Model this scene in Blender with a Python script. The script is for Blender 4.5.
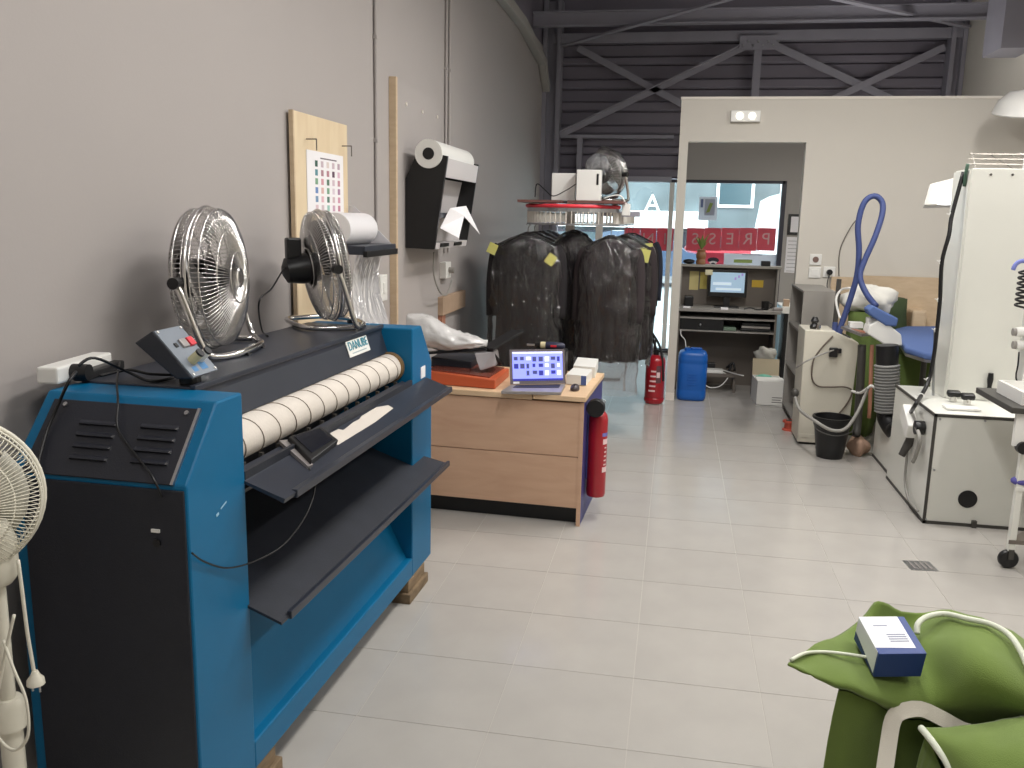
import bpy, bmesh, math, random
from mathutils import Matrix, Vector, noise
random.seed(7)
PI = math.pi
for o in list(bpy.data.objects): bpy.data.objects.remove(o)
SC = bpy.context.scene
COL = SC.collection

# ------------------------------------------------------------------ camera
FPX, PITCH, YAW, ROLL, CAMH = 875.28, .1885, .1799, .0211, 1.6535
_F = Vector((-math.sin(YAW)*math.cos(PITCH), math.cos(YAW)*math.cos(PITCH), -math.sin(PITCH)))
_r = Vector((math.cos(YAW), math.sin(YAW), 0)); _u = _r.cross(_F)
_R = math.cos(ROLL)*_r + math.sin(ROLL)*_u
_U = -math.sin(ROLL)*_r + math.cos(ROLL)*_u
cam_d = bpy.data.cameras.new('camera'); cam = bpy.data.objects.new('camera', cam_d); COL.objects.link(cam)
cam_d.sensor_width = 36; cam_d.lens = FPX/1024*36; cam_d.clip_start = .05; cam_d.clip_end = 200
cam.matrix_world = Matrix(((_R.x, _U.x, -_F.x, 0), (_R.y, _U.y, -_F.y, 0), (_R.z, _U.z, -_F.z, CAMH), (0, 0, 0, 1)))
SC.camera = cam

def at(x, y, X=None, Y=None, z=None):
    """photo pixel -> point on the plane X=, Y= or z= (metres)"""
    d = _R*((x-512)/FPX) - _U*((y-384)/FPX) + _F
    t = X/d.x if X is not None else Y/d.y if Y is not None else (z-CAMH)/d.z
    return Vector((d.x*t, d.y*t, d.z*t+CAMH))

# ------------------------------------------------------------------ sky, exposure
w = bpy.data.worlds.new('World'); SC.world = w; w.use_nodes = True
wn = w.node_tree; bg = wn.nodes['Background']
bg.inputs[0].default_value = (.88, .95, 1.0, 1); bg.inputs[1].default_value = 6.0
vs = SC.view_settings
vs.view_transform = 'Standard'; vs.look = 'None'; vs.gamma = 1; vs.use_curve_mapping = False
vs.exposure = 0.0

# ceiling lamps of the workshop, plus a hidden one added to light the reception (their housings are built with the ceiling)
LAMPS = [(-.1, .6, 3.45), (.2, 3.0, 3.45), (.5, 5.6, 3.45), (2.2, 2.6, 3.45), (2.3, 5.4, 3.45), (1.95, 9.15, 2.5)]
LAMP_W = [32, 47, 58, 32, 50, 28]
for i, (x, y, z) in enumerate(LAMPS):
    ld = bpy.data.lights.new('tube_light', 'AREA'); ld.shape = 'RECTANGLE'; ld.size = .25; ld.size_y = 1.4
    ld.energy = LAMP_W[i]; ld.color = (1.0, .975, .945)
    lo = bpy.data.objects.new('tube_light', ld); lo.location = (x, y, z-.06); COL.objects.link(lo)
    lu = ld.copy(); lu.energy = LAMP_W[i]*.4       # the share of the tubes' light that leaves upwards
    lo = bpy.data.objects.new('tube_light', lu); lo.location = (x, y, z+.1); lo.rotation_euler = (PI, 0, 0); COL.objects.link(lo)

# ------------------------------------------------------------------ helpers
def lin(h):
    if isinstance(h, (tuple, list)): c = [v/255 for v in h]
    else: c = [int(h[i:i+2], 16)/255 for i in (0, 2, 4)]
    return tuple(v/12.92 if v <= .04045 else ((v+.055)/1.055)**2.4 for v in c)

def M(name, col, rough=.5, metal=0., spec=.5, bump=None, var=None, rnd=0., emit=None, coat=0., sheen=0.):
    m = bpy.data.materials.new(name); m.use_nodes = True
    nt = m.node_tree; b = nt.nodes['Principled BSDF']; N = nt.nodes.new; L = nt.links.new
    c = lin(col)
    b.inputs['Base Color'].default_value = (*c, 1); b.inputs['Roughness'].default_value = rough
    b.inputs['Metallic'].default_value = metal; b.inputs['Specular IOR Level'].default_value = spec
    if coat: b.inputs['Coat Weight'].default_value = coat; b.inputs['Coat Roughness'].default_value = .12
    if sheen: b.inputs['Sheen Weight'].default_value = sheen
    if emit: b.inputs['Emission Color'].default_value = (*c, 1); b.inputs['Emission Strength'].default_value = emit
    tc = N('ShaderNodeTexCoord')
    src = None
    if var:
        no = N('ShaderNodeTexNoise'); no.inputs['Scale'].default_value = var[0]; no.inputs['Detail'].default_value = 6
        L(tc.outputs['Object'], no.inputs['Vector'])
        mp = N('ShaderNodeMapRange'); mp.inputs[1].default_value = .3; mp.inputs[2].default_value = .7
        mp.inputs[3].default_value = 1-var[1]; mp.inputs[4].default_value = 1+var[1]
        L(no.outputs['Fac'], mp.inputs[0]); src = mp.outputs[0]
    if rnd:
        oi = N('ShaderNodeObjectInfo'); m2 = N('ShaderNodeMapRange'); m2.inputs[3].default_value = 1-rnd; m2.inputs[4].default_value = 1+rnd
        L(oi.outputs['Random'], m2.inputs[0])
        if src:
            mu = N('ShaderNodeMath'); mu.operation = 'MULTIPLY'; L(src, mu.inputs[0]); L(m2.outputs[0], mu.inputs[1]); src = mu.outputs[0]
        else: src = m2.outputs[0]
    if src:
        vm = N('ShaderNodeVectorMath'); vm.operation = 'SCALE'; vm.inputs[0].default_value = c
        L(src, vm.inputs['Scale']); L(vm.outputs[0], b.inputs['Base Color'])
    if bump:
        no = N('ShaderNodeTexNoise'); no.inputs['Scale'].default_value = bump[0]; no.inputs['Detail'].default_value = 4
        L(tc.outputs['Object'], no.inputs['Vector'])
        bp = N('ShaderNodeBump'); bp.inputs['Strength'].default_value = bump[1]; bp.inputs['Distance'].default_value = .01
        L(no.outputs['Fac'], bp.inputs['Height']); L(bp.outputs[0], b.inputs['Normal'])
    return m

def clear_mat(name, tint, gloss, rough, wrinkle=0, milk=0., milk_col='d8dadf'):
    """see-through sheet: transparent + glossy (+ a little milky diffuse)"""
    m = bpy.data.materials.new(name); m.use_nodes = True; nt = m.node_tree; N = nt.nodes.new; L = nt.links.new
    nt.nodes.remove(nt.nodes['Principled BSDF']); out = nt.nodes['Material Output']
    tr = N('ShaderNodeBsdfTransparent'); tr.inputs[0].default_value = (*tint, 1)
    gl = N('ShaderNodeBsdfGlossy'); gl.inputs['Roughness'].default_value = rough; gl.inputs[0].default_value = (1, 1, 1, 1)
    lw = N('ShaderNodeFresnel'); lw.inputs[0].default_value = 1.4
    ad = N('ShaderNodeMath'); ad.operation = 'MULTIPLY_ADD'; ad.inputs[1].default_value = 1.0; ad.inputs[2].default_value = gloss; ad.use_clamp = True
    L(lw.outputs[0], ad.inputs[0])
    mx = N('ShaderNodeMixShader'); L(ad.outputs[0], mx.inputs[0]); L(tr.outputs[0], mx.inputs[1]); L(gl.outputs[0], mx.inputs[2])
    last = mx
    if milk:
        df = N('ShaderNodeBsdfTranslucent'); df.inputs[0].default_value = (*lin(milk_col), 1)
        d2 = N('ShaderNodeBsdfDiffuse'); d2.inputs[0].default_value = (*lin(milk_col), 1)
        m3 = N('ShaderNodeMixShader'); m3.inputs[0].default_value = .35; L(d2.outputs[0], m3.inputs[1]); L(df.outputs[0], m3.inputs[2])
        m2 = N('ShaderNodeMixShader'); m2.inputs[0].default_value = milk; L(mx.outputs[0], m2.inputs[1]); L(m3.outputs[0], m2.inputs[2]); last = m2
    if wrinkle:
        tc = N('ShaderNodeTexCoord'); mpg = N('ShaderNodeMapping'); mpg.inputs['Scale'].default_value = (1, 1, .45)
        no = N('ShaderNodeTexNoise'); no.inputs['Scale'].default_value = 11; no.inputs['Detail'].default_value = 2; no.inputs['Distortion'].default_value = 1.6
        L(tc.outputs['Object'], mpg.inputs[0]); L(mpg.outputs[0], no.inputs['Vector'])
        bp = N('ShaderNodeBump'); bp.inputs['Strength'].default_value = wrinkle; bp.inputs['Distance'].default_value = .05
        L(no.outputs['Fac'], bp.inputs['Height']); L(bp.outputs[0], gl.inputs['Normal'])
    L(last.outputs[0], out.inputs[0])
    return m

def wood_mat(name, c1, c2, scale=(2, 12, 12), rough=.5):
    m = M(name, c1, rough); nt = m.node_tree; N = nt.nodes.new; L = nt.links.new; b = nt.nodes['Principled BSDF']
    tc = N('ShaderNodeTexCoord'); mp = N('ShaderNodeMapping'); mp.inputs['Scale'].default_value = scale
    no = N('ShaderNodeTexNoise'); no.inputs['Scale'].default_value = 3; no.inputs['Detail'].default_value = 7; no.inputs['Distortion'].default_value = .6
    cr = N('ShaderNodeValToRGB'); cr.color_ramp.elements[0].color = (*lin(c1), 1); cr.color_ramp.elements[1].color = (*lin(c2), 1)
    cr.color_ramp.elements[0].position = .3; cr.color_ramp.elements[1].position = .72
    L(tc.outputs['Object'], mp.inputs[0]); L(mp.outputs[0], no.inputs['Vector']); L(no.outputs['Fac'], cr.inputs[0]); L(cr.outputs[0], b.inputs['Base Color'])
    return m

WM = {}   # world matrices of roots and parts
class MB:
    def __init__(s, mat=None): s.v = []; s.f = []; s.M = mat
    def add(s, vs, fs):
        n = len(s.v)
        for p in vs:
            p = Vector(p); s.v.append(s.M @ p if s.M else p)
        s.f += [[n+i for i in f] for f in fs]
        return s
    def box(s, x0, x1, y0, y1, z0, z1):
        return s.add([(x, y, z) for z in (z0, z1) for y in (y0, y1) for x in (x0, x1)],
                     [(0, 2, 3, 1), (4, 5, 7, 6), (0, 1, 5, 4), (2, 6, 7, 3), (0, 4, 6, 2), (1, 3, 7, 5)])
    def obox(s, c, size, rot=(0, 0, 0)):
        from mathutils import Euler
        E = Euler(rot).to_matrix(); c = Vector(c)
        a, b, d = [q/2 for q in size]
        return s.add([c + E @ Vector((x, y, z)) for z in (-d, d) for y in (-b, b) for x in (-a, a)],
                     [(0, 2, 3, 1), (4, 5, 7, 6), (0, 1, 5, 4), (2, 6, 7, 3), (0, 4, 6, 2), (1, 3, 7, 5)])
    def bar(s, p, q, w, h, up=(0, 0, 1)):
        p, q = Vector(p), Vector(q); d = (q-p).normalized(); up = Vector(up)
        if abs(d.dot(up)) > .98: up = Vector((1, 0, 0))
        a = d.cross(up).normalized()*w/2; b = a.cross(d).normalized()*h/2
        return s.add([p-a-b, p+a-b, p+a+b, p-a+b, q-a-b, q+a-b, q+a+b, q-a+b],
                     [(0, 1, 2, 3), (7, 6, 5, 4), (0, 4, 5, 1), (1, 5, 6, 2), (2, 6, 7, 3), (3, 7, 4, 0)])
    def cyl(s, p, q, r, r2=None, n=16, cap=True):
        p, q = Vector(p), Vector(q); r2 = r if r2 is None else r2
        d = (q-p).normalized(); t = Vector((0, 0, 1)) if abs(d.z) < .9 else Vector((1, 0, 0))
        a = d.cross(t).normalized(); b = d.cross(a)
        vs = [p+(a*math.cos(2*PI*i/n)+b*math.sin(2*PI*i/n))*r for i in range(n)] + [q+(a*math.cos(2*PI*i/n)+b*math.sin(2*PI*i/n))*r2 for i in range(n)]
        fs = [(i, (i+1) % n, n+(i+1) % n, n+i) for i in range(n)]
        if cap: fs += [tuple(range(n))[::-1], tuple(range(n, 2*n))]
        return s.add(vs, fs)
    def tube(s, pts, r, n=8, closed=False, smooth=0):
        pts = [Vector(p) for p in pts]
        if smooth: pts = catmull(pts, smooth, closed)
        m = len(pts); vs = []; fs = []; prev = None
        for i, p in enumerate(pts):
            if closed: d = (pts[(i+1) % m]-pts[i-1]).normalized()
            else: d = (pts[min(i+1, m-1)]-pts[max(i-1, 0)]).normalized()
            if prev is None:
                t = Vector((0, 0, 1)) if abs(d.z) < .9 else Vector((1, 0, 0)); a = d.cross(t).normalized()
            else: a = (prev-d*prev.dot(d)).normalized()
            prev = a; b = d.cross(a); rr = r[i] if isinstance(r, list) else r
            vs += [p+(a*math.cos(2*PI*k/n)+b*math.sin(2*PI*k/n))*rr for k in range(n)]
        for i in range(m if closed else m-1):
            j = (i+1) % m
            fs += [(i*n+k, i*n+(k+1) % n, j*n+(k+1) % n, j*n+k) for k in range(n)]
        if not closed: fs += [tuple(range(n))[::-1], tuple(range((m-1)*n, m*n))]
        return s.add(vs, fs)
    def lathe(s, prof, c=(0, 0, 0), axis=(0, 0, 1), n=24):
        """prof: list of (radius, height along axis)"""
        ax = Vector(axis).normalized(); t = Vector((0, 0, 1)) if abs(ax.z) < .9 else Vector((1, 0, 0))
        a = ax.cross(t).normalized(); b = ax.cross(a); c = Vector(c); vs = []; fs = []
        for r, h in prof:
            vs += [c+ax*h+(a*math.cos(2*PI*k/n)+b*math.sin(2*PI*k/n))*max(r, 1e-4) for k in range(n)]
        for i in range(len(prof)-1):
            fs += [(i*n+k, i*n+(k+1) % n, (i+1)*n+(k+1) % n, (i+1)*n+k) for k in range(n)]
        fs += [tuple(range(n))[::-1], tuple(range((len(prof)-1)*n, len(prof)*n))]
        return s.add(vs, fs)
    def prism(s, poly, axis, a0, a1):
        """poly in the two other axes (in order), swept along axis 'x','y','z'"""
        def mk(u, v, t): return {'x': (t, u, v), 'y': (u, t, v), 'z': (u, v, t)}[axis]
        n = len(poly)
        return s.add([mk(u, v, a0) for u, v in poly]+[mk(u, v, a1) for u, v in poly],
                     [tuple(range(n))[::-1], tuple(range(n, 2*n))]+[(i, (i+1) % n, n+(i+1) % n, n+i) for i in range(n)])
    def hull(s, bottom, top):
        n = len(bottom)
        return s.add(list(bottom)+list(top), [tuple(range(n))[::-1], tuple(range(n, 2*n))]+[(i, (i+1) % n, n+(i+1) % n, n+i) for i in range(n)])
    def grid(s, rows, closed=False):
        n = len(rows[0]); vs = [p for r in rows for p in r]; fs = []
        for i in range(len(rows)-1):
            for k in range(n if closed else n-1):
                fs.append((i*n+k, i*n+(k+1) % n, (i+1)*n+(k+1) % n, (i+1)*n+k))
        return s.add(vs, fs)
    def ell(s, c, r, n=16, m=10, fn=None):
        vs = []; fs = []
        for i in range(m+1):
            th = PI*i/m
            for k in range(n):
                ph = 2*PI*k/n; d = Vector((math.sin(th)*math.cos(ph), math.sin(th)*math.sin(ph), math.cos(th)))
                g = fn(d) if fn else 1
                vs.append((c[0]+d.x*r[0]*g, c[1]+d.y*r[1]*g, c[2]+d.z*r[2]*g))
        for i in range(m): fs += [(i*n+k, (i+1)*n+k, (i+1)*n+(k+1) % n, i*n+(k+1) % n) for k in range(n)]
        return s.add(vs, fs)
    def out(s, name, mat, parent=None, smooth=False, bevel=0, seg=2, sub=0, solid=0, origin=None):
        """links the collected shape as one mesh object; parent: root Empty, part or None (then the origin goes to the base centre)"""
        me = bpy.data.meshes.new(name)
        if parent is not None: W = WM[parent.name]
        else:
            if origin is None:
                xs, ys, zs = [[p[i] for p in s.v] for i in range(3)]
                origin = ((min(xs)+max(xs))/2, (min(ys)+max(ys))/2, min(zs))
            W = Matrix.Translation(origin)
        I = W.inverted()
        me.from_pydata([I @ p for p in s.v], [], s.f); me.validate()
        bm = bmesh.new(); bm.from_mesh(me); bmesh.ops.recalc_face_normals(bm, faces=bm.faces)
        bm.to_mesh(me); bm.free()
        me.materials.append(mat)
        o = bpy.data.objects.new(name, me); COL.objects.link(o)
        if parent is not None: o.parent = parent
        else: o.matrix_world = W
        WM[o.name] = W
        if smooth:
            for p in me.polygons: p.use_smooth = True
            if smooth != 'all':
                mo = o.modifiers.new('es', 'EDGE_SPLIT'); mo.split_angle = math.radians(38)
        if solid:
            mo = o.modifiers.new('so', 'SOLIDIFY'); mo.thickness = solid; mo.offset = 0
        if bevel:
            mo = o.modifiers.new('bv', 'BEVEL'); mo.width = bevel; mo.segments = seg; mo.limit_method = 'ANGLE'; mo.angle_limit = math.radians(40)
        if sub:
            mo = o.modifiers.new('sb', 'SUBSURF'); mo.levels = sub; mo.render_levels = sub
        return o

def catmull(P, k, closed=False):
    n = len(P); o = []
    rng = range(n) if closed else range(n-1)
    for i in rng:
        if closed: a, b, c, d = P[i-1], P[i], P[(i+1) % n], P[(i+2) % n]
        else: a, b, c, d = P[max(i-1, 0)], P[i], P[i+1], P[min(i+2, n-1)]
        for j in range(k):
            t = j/k
            o.append(.5*((2*b)+(c-a)*t+(2*a-5*b+4*c-d)*t*t+(3*b-a-3*c+d)*t**3))
    if not closed: o.append(P[-1])
    return o

def tag(o, label, cat, group=None, kind=None):
    o['label'] = label; o['category'] = cat
    if group: o['group'] = group
    if kind: o['kind'] = kind
    return o
def struct(o): o['kind'] = 'structure'; return o
def thing(name, label, cat, loc=(0, 0, 0), rz=0, group=None):
    o = bpy.data.objects.new(name, None); COL.objects.link(o); o.empty_display_size = .1
    o.location = loc; o.rotation_euler = (0, 0, rz)
    WM[o.name] = Matrix.Translation(loc) @ Matrix.Rotation(rz, 4, 'Z')
    return tag(o, label, cat, group)
def setroot(name, loc):     # structural root
    o = bpy.data.objects.new(name, None); COL.objects.link(o); o.location = loc
    WM[o.name] = Matrix.Translation(loc); return struct(o)
def LM(o): return WM[o.name].copy()
def share(src, name, parent, world_loc, rz=0, scale=None):
    """another object with the same mesh as src, placed at world_loc under parent"""
    o = src.copy(); o.name = name; COL.objects.link(o)
    o.parent = parent
    m = Matrix.Translation(world_loc) @ Matrix.Rotation(rz, 4, 'Z')
    o.matrix_basis = (WM[parent.name].inverted() @ m) if parent is not None else m
    if scale: o.scale = scale
    WM[o.name] = m
    return o
def dup(r, loc, rz, label):
    c = r.copy(); COL.objects.link(c); c.location = loc; c.rotation_euler = (0, 0, rz); c['label'] = label
    WM[c.name] = Matrix.Translation(loc) @ Matrix.Rotation(rz, 4, 'Z')
    for ch in list(r.children):
        d = ch.copy(); COL.objects.link(d); d.parent = c
        for g in list(ch.children):
            e = g.copy(); COL.objects.link(e); e.parent = d
    return c
def text(body, name, mat, parent, mtx, size, extrude=.001, align='CENTER'):
    cu = bpy.data.curves.new(name, 'FONT'); cu.body = body; cu.size = size; cu.extrude = extrude
    cu.align_x = align; cu.align_y = 'CENTER'; cu.resolution_u = 3
    to = bpy.data.objects.new(name, cu); COL.objects.link(to); bpy.context.view_layer.update()
    me = bpy.data.meshes.new_from_object(to.evaluated_get(bpy.context.evaluated_depsgraph_get()))
    bpy.data.objects.remove(to); bpy.data.curves.remove(cu)
    me.transform(WM[parent.name].inverted() @ mtx); me.materials.clear(); me.materials.append(mat)
    o = bpy.data.objects.new(name, me); COL.objects.link(o); o.parent = parent; WM[o.name] = WM[parent.name]
    return o
def frame_mtx(o, xdir, ydir):
    x = Vector(xdir).normalized(); y = Vector(ydir).normalized(); z = x.cross(y)
    return Matrix(((x.x, y.x, z.x, o[0]), (x.y, y.y, z.y, o[1]), (x.z, y.z, z.z, o[2]), (0, 0, 0, 1)))

# ------------------------------------------------------------------ materials
m_tile = M('floor_tile', (177, 173, 167), .16, spec=.55, var=(5, .035), rnd=.02, bump=(60, .02))
m_grout = M('grout', (174, 169, 162), .6)
m_wall = M('grey_paint', (170, 164, 161), .75, var=(1.2, .015), bump=(90, .03))
m_part = M('partition_paint', (206, 201, 191), .75, var=(1.2, .015), bump=(90, .03))
m_dwall = M('shopfront_paint', (166, 162, 157), .75)
m_trim = M('trim_paint', (226, 220, 210), .6)
m_steel = M('grey_steel_paint', (150, 148, 158), .55, var=(3, .06))
m_clad = M('dark_cladding', (126, 121, 132), .6, var=(2, .05))
m_roof = M('roof_deck', (116, 115, 124), .7)
m_blue = M('blue_paint', (2, 98, 141), .42, spec=.3, var=(4, .05))
m_black = M('black_panel', (28, 31, 41), .5, bump=(260, .12), var=(8, .1))
m_dark = M('dark_sheet', (52, 56, 66), .35, metal=.2, var=(6, .08))
m_darkm = M('dark_sheet_matt', (40, 43, 51), .45, var=(10, .15), bump=(200, .08))
m_plasblk = M('black_plastic', (17, 17, 19), .4)
m_rub = M('rubber', (24, 24, 26), .7)
m_cream = M('felt_cream', (214, 206, 196), .85, var=(9, .05), bump=(120, .1))
m_wire = M('steel_wire', (120, 116, 110), .35, metal=.8)
m_chrome = M('chrome', (215, 213, 210), .14, metal=1)
m_alu = M('aluminium', (176, 177, 180), .32, metal=1)
m_white = M('white_plastic', (232, 231, 226), .4)
m_offw = M('cream_enamel', (206, 201, 186), .4, var=(5, .03))
m_cab = M('white_enamel', (222, 222, 214), .28, var=(3, .02))
m_edge = M('dark_edge', (66, 64, 60), .5)
m_paper = M('paper', (236, 234, 236), .8)
m_red = M('red_paint', (160, 20, 34), .28, coat=.3)
m_red2 = M('red_plastic', (214, 48, 62), .45)
m_wood = wood_mat('beech_front', (206, 170, 142), (195, 157, 130), (1.2, 8, 6), .5)
m_woodtop = wood_mat('beech_top', (218, 188, 154), (206, 174, 138), (1.5, 8, 8), .45)
m_pine = wood_mat('pine', (226, 208, 176), (214, 192, 158), (12, 4, 1), .6)
m_ply = wood_mat('plywood', (206, 184, 154), (194, 170, 140), (3, 3, 10), .6)
m_block = wood_mat('old_wood', (142, 120, 92), (100, 84, 64), (3, 3, 12), .8)
m_purple = M('dark_blue_laminate', (56, 58, 118), .45)
m_orange = M('orange_plastic', (192, 90, 54), .4)
m_grey = M('grey_laminate', (146, 142, 136), .5)
m_greyd = M('brown_grey_laminate', (110, 102, 94), .5)
m_silver = M('silver_plastic', (158, 152, 150), .35, metal=.4)
m_yel = M('yellow_paper', (204, 200, 116), .8)
m_card = M('cardboard', (180, 154, 130), .8, var=(6, .06))
m_bluep = M('blue_plastic', (18, 92, 176), .38, bump=(30, .03))
m_pad = M('blue_pad', (82, 106, 158), .8, bump=(160, .1))
m_hose = M('blue_hose', (58, 72, 122), .6)
m_green = M('green_cloth', (106, 128, 54), .9, var=(7, .07), bump=(420, .25), sheen=.2)
m_greend = M('green_cloth_dark', (94, 112, 56), .9, var=(7, .07), bump=(420, .25))
m_pipe = M('white_piping', (220, 224, 206), .8)
m_strap = M('grey_strap', (206, 200, 186), .85, bump=(500, .2))
m_cloth = M('black_cloth', (30, 26, 29), .9, var=(5, .12), bump=(300, .1))
m_cloth2 = M('charcoal_cloth', (46, 38, 40), .9, var=(5, .1), bump=(300, .1))
m_cloth3 = M('navy_cloth', (34, 38, 52), .9, var=(5, .1))
m_cloth4 = M('grey_cloth', (128, 122, 120), .9, var=(5, .06))
m_film = clear_mat('garment_film', (.97, .97, .97), .035, .08, 1.0, .01)
m_film3 = clear_mat('hem_film', (.95, .95, .96), .04, .12, .7, .22, 'd6d8dc')
m_film2 = clear_mat('milky_film', (.9, .9, .92), .05, .18, .9, .55, 'e6e6ea')
m_glass = clear_mat('window_glass', (.9, .97, .96), .02, .0)
m_frame = M('window_frame', (38, 38, 54), .4)
m_bag = M('white_bag', (206, 204, 202), .22, bump=(16, .9))
m_grey_cable = M('grey_cable', (150, 148, 142), .6)
m_rib = M('duct_grey', (132, 132, 130), .6)
m_lampglow = M('lamp_glow', (255, 250, 240), .5, emit=9)
m_rust = M('copper_pipe', (176, 122, 98), .5)
# ================================================================== the setting
XW, XR, YB, YF, ZT = -1.70, 3.05, -2.6, 11.2, 3.68
S = .45; GX, GY = -.9675, 3.4407
# floor: bed of grout with every tile laid on it
mb = MB(); mb.box(XW, XR, YB, YF, -.15, -.0012); floor = struct(mb.out('floor', m_grout))
first = {}
cols = [(XW, GX-S)] + [(GX+S*i, min(GX+S*(i+1), XR)) for i in range(-1, 9)]
for j in range(-17, 5):
    y1 = GY-S*j; y0 = y1-S
    for ci, (x0, x1) in enumerate(cols):
        wd = x1-x0
        if wd < .03: continue
        k = round(wd, 3)
        c = Vector(((x0+x1)/2, (y0+y1)/2, -.012))
        if k not in first:
            g = .0016
            t = MB().box(x0+g, x1-g, y0+g, y1-g, -.012, 0).out('floor_tile', m_tile, None, bevel=0, origin=tuple(c))
            t.parent = floor; t.matrix_basis = WM[floor.name].inverted() @ Matrix.Translation(c); first[k] = t
        else: share(first[k], 'floor_tile', floor, c)
# plain floor behind the photographer
mb = MB(); mb.box(XW, XR, YB, GY-S*5-.004, -.0012, 0); r = struct(mb.out('floor_rear', m_tile))
# floor drain
r = thing('floor_drain', 'small square metal drain cover set in the tiled floor', 'drain', (1.272, 4.39, 0), .12)
W = LM(r)
MB(W).box(-.065, .065, -.06, .06, 0, .003).out('frame', m_alu, r)
for k in range(4): MB(W).box(-.045+k*.026, -.033+k*.026, -.045, .045, .003, .005).out('slat', m_silver, r)

# walls
struct(MB().box(XW-.15, XW, YB, YF, -.15, ZT).out('wall_left', m_wall))
struct(MB().box(XR, XR+.15, YB, YF, -.15, 4.5).out('wall_right', m_part))
struct(MB().box(XW-.15, XR+.15, YB-.15, YB, -.15, 4.5).out('wall_rear', m_part))
struct(MB().box(XW-.15, XW-.02, YB, YF, ZT, 4.5).out('wall_left_upper', m_clad))
# partition with its opening
PY = 8.168
pp = setroot('wall_partition', (1.5, PY, 0))
MB().box(-.022, .056, PY, PY+.10, 0, 2.70).out('post', m_part, pp)
MB().box(.056, 1.06, PY, PY+.10, 2.342, 2.70).out('lintel', m_part, pp)
MB().box(1.06, XR, PY, PY+.10, 0, 2.70).out('wall_panel', m_part, pp)
struct(MB().box(-.028, XR, PY-.006, PY+.106, 2.70, 2.722).out('trim_1', m_trim))
struct(MB().box(-.024, .058, PY-.006, PY, 0, .07).out('baseboard_partition', m_trim))
# shopfront wall: solid right part, header
FY = 11.17
sf = setroot('wall_front', (1, FY, 0))
MB().box(1.26, XR, FY, FY+.2, -.15, 2.145).out('wall_panel', m_dwall, sf)
MB().box(-.03, XR, FY-.01, FY+.2, 2.145, 2.75).out('lintel', m_dwall, sf)
# cladding of the upper front, tray by tray
cl = setroot('wall_front_cladding', (.7, FY+.15, 2.2))
z = 2.16; k = 0
hs = [.11, .17, .09, .15, .1, .17, .11, .15]
while z < 4.45:
    h = hs[k % 8]; d = .05 if k % 2 else 0
    poly = [(FY+.02+d, z), (FY+.02+d-.02, z+.02), (FY+.02+d-.02, z+h-.012), (FY+.05+d, z+h), (FY+.2, z+h), (FY+.2, z)]
    x0 = XW-.1
    if z+h > 2.7 or True:
        MB().prism(poly, 'x', x0, XR if z > 2.7 else -.03).out('cladding_tray', m_clad, cl)
    z += h; k += 1
# shutter box over the shop glass, left bay
sb = setroot('trim_shutter_box', (-.8, FY-.1, 2.09))
MB().box(-1.5, -.1, FY-.16, FY-.02, 2.11, 2.17).out('shutter_rail', m_steel, sb)
MB().box(-1.5, -.1, FY-.13, FY-.03, 2.62, 2.66).out('shutter_rail', m_steel, sb)
MB().box(-1.26, -1.2, FY-.14, FY-.03, 2.17, 2.66).out('shutter_guide', m_steel, sb)
# steel frame
fr = setroot('trim_steel_frame', (.7, 11.05, 2.1))
BY = 11.02
MB().box(XW, XW+.05, BY-.06, BY+.14, 0, 4.2).box(XW+.05, XW+.17, BY+.03, BY+.05, 0, 4.2).box(XW+.17, XW+.22, BY-.06, BY+.14, 0, 4.2).out('column', m_steel, fr)
MB().box(2.88, 2.93, BY-.06, BY+.14, 0, 4.3).box(2.93, 3.0, BY+.03, BY+.05, 0, 4.3).box(3.0, 3.045, BY-.06, BY+.14, 0, 4.3).out('column', m_steel, fr)
zc = at(700, 37, Y=BY).z
MB().box(XW+.1, XR, BY-.02, BY+.02, zc-.05, zc+.06).out('tie_beam', m_steel, fr)
def brace(a, b, y=BY, wd=.07):
    p, q = at(*a, Y=y), at(*b, Y=y); d = (q-p)
    MB().bar(p, q, wd, .012, (0, -1, 0)).out('brace', m_steel, fr)
    n = Vector((0, -1, 0)).cross(d.normalized())
    MB().bar(p+Vector((0, -.03, 0))+n*wd*.5, q+Vector((0, -.03, 0))+n*wd*.5, .06, .01, n).out('brace_flange', m_steel, fr)
brace((560, 135), (747, 46)); 
p = at(578, 48, Y=BY); q = at(682, 104, Y=BY); e = p+(q-p)*2
MB().bar(p, q+(q-p)*.2, .075, .012, (0, -1, 0)).out('brace', m_steel, fr)
p = at(776, 46, Y=BY+.03); q = at(873, 91, Y=BY+.03)
MB().bar(p, q+(q-p)*.25, .085, .012, (0, -1, 0)).out('brace', m_steel, fr)
p = at(945, 47, Y=BY); q = at(848, 92, Y=BY)
MB().bar(p, q+(q-p)*.25, .075, .012, (0, -1, 0)).out('brace', m_steel, fr)
a, b = at(755, 40, Y=BY-.02), at(762, 95, Y=BY-.02)
MB().box(a.x, a.x+.085, BY-.05, BY+.03, 2.78, zc).out('strut', m_steel, fr)
a, b = at(740, 36, Y=BY-.03), at(778, 50, Y=BY-.03)
MB().box(a.x, b.x, BY-.06, BY-.05, b.z, a.z).out('gusset_plate', m_steel, fr)
for i in range(8):
    MB().cyl((a.x+.04+i*.056, BY-.06, b.z+.05+.04*(i % 2)), (a.x+.04+i*.056, BY-.075, b.z+.05+.04*(i % 2)), .012, n=6).out('bolt', m_alu, fr)
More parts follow.
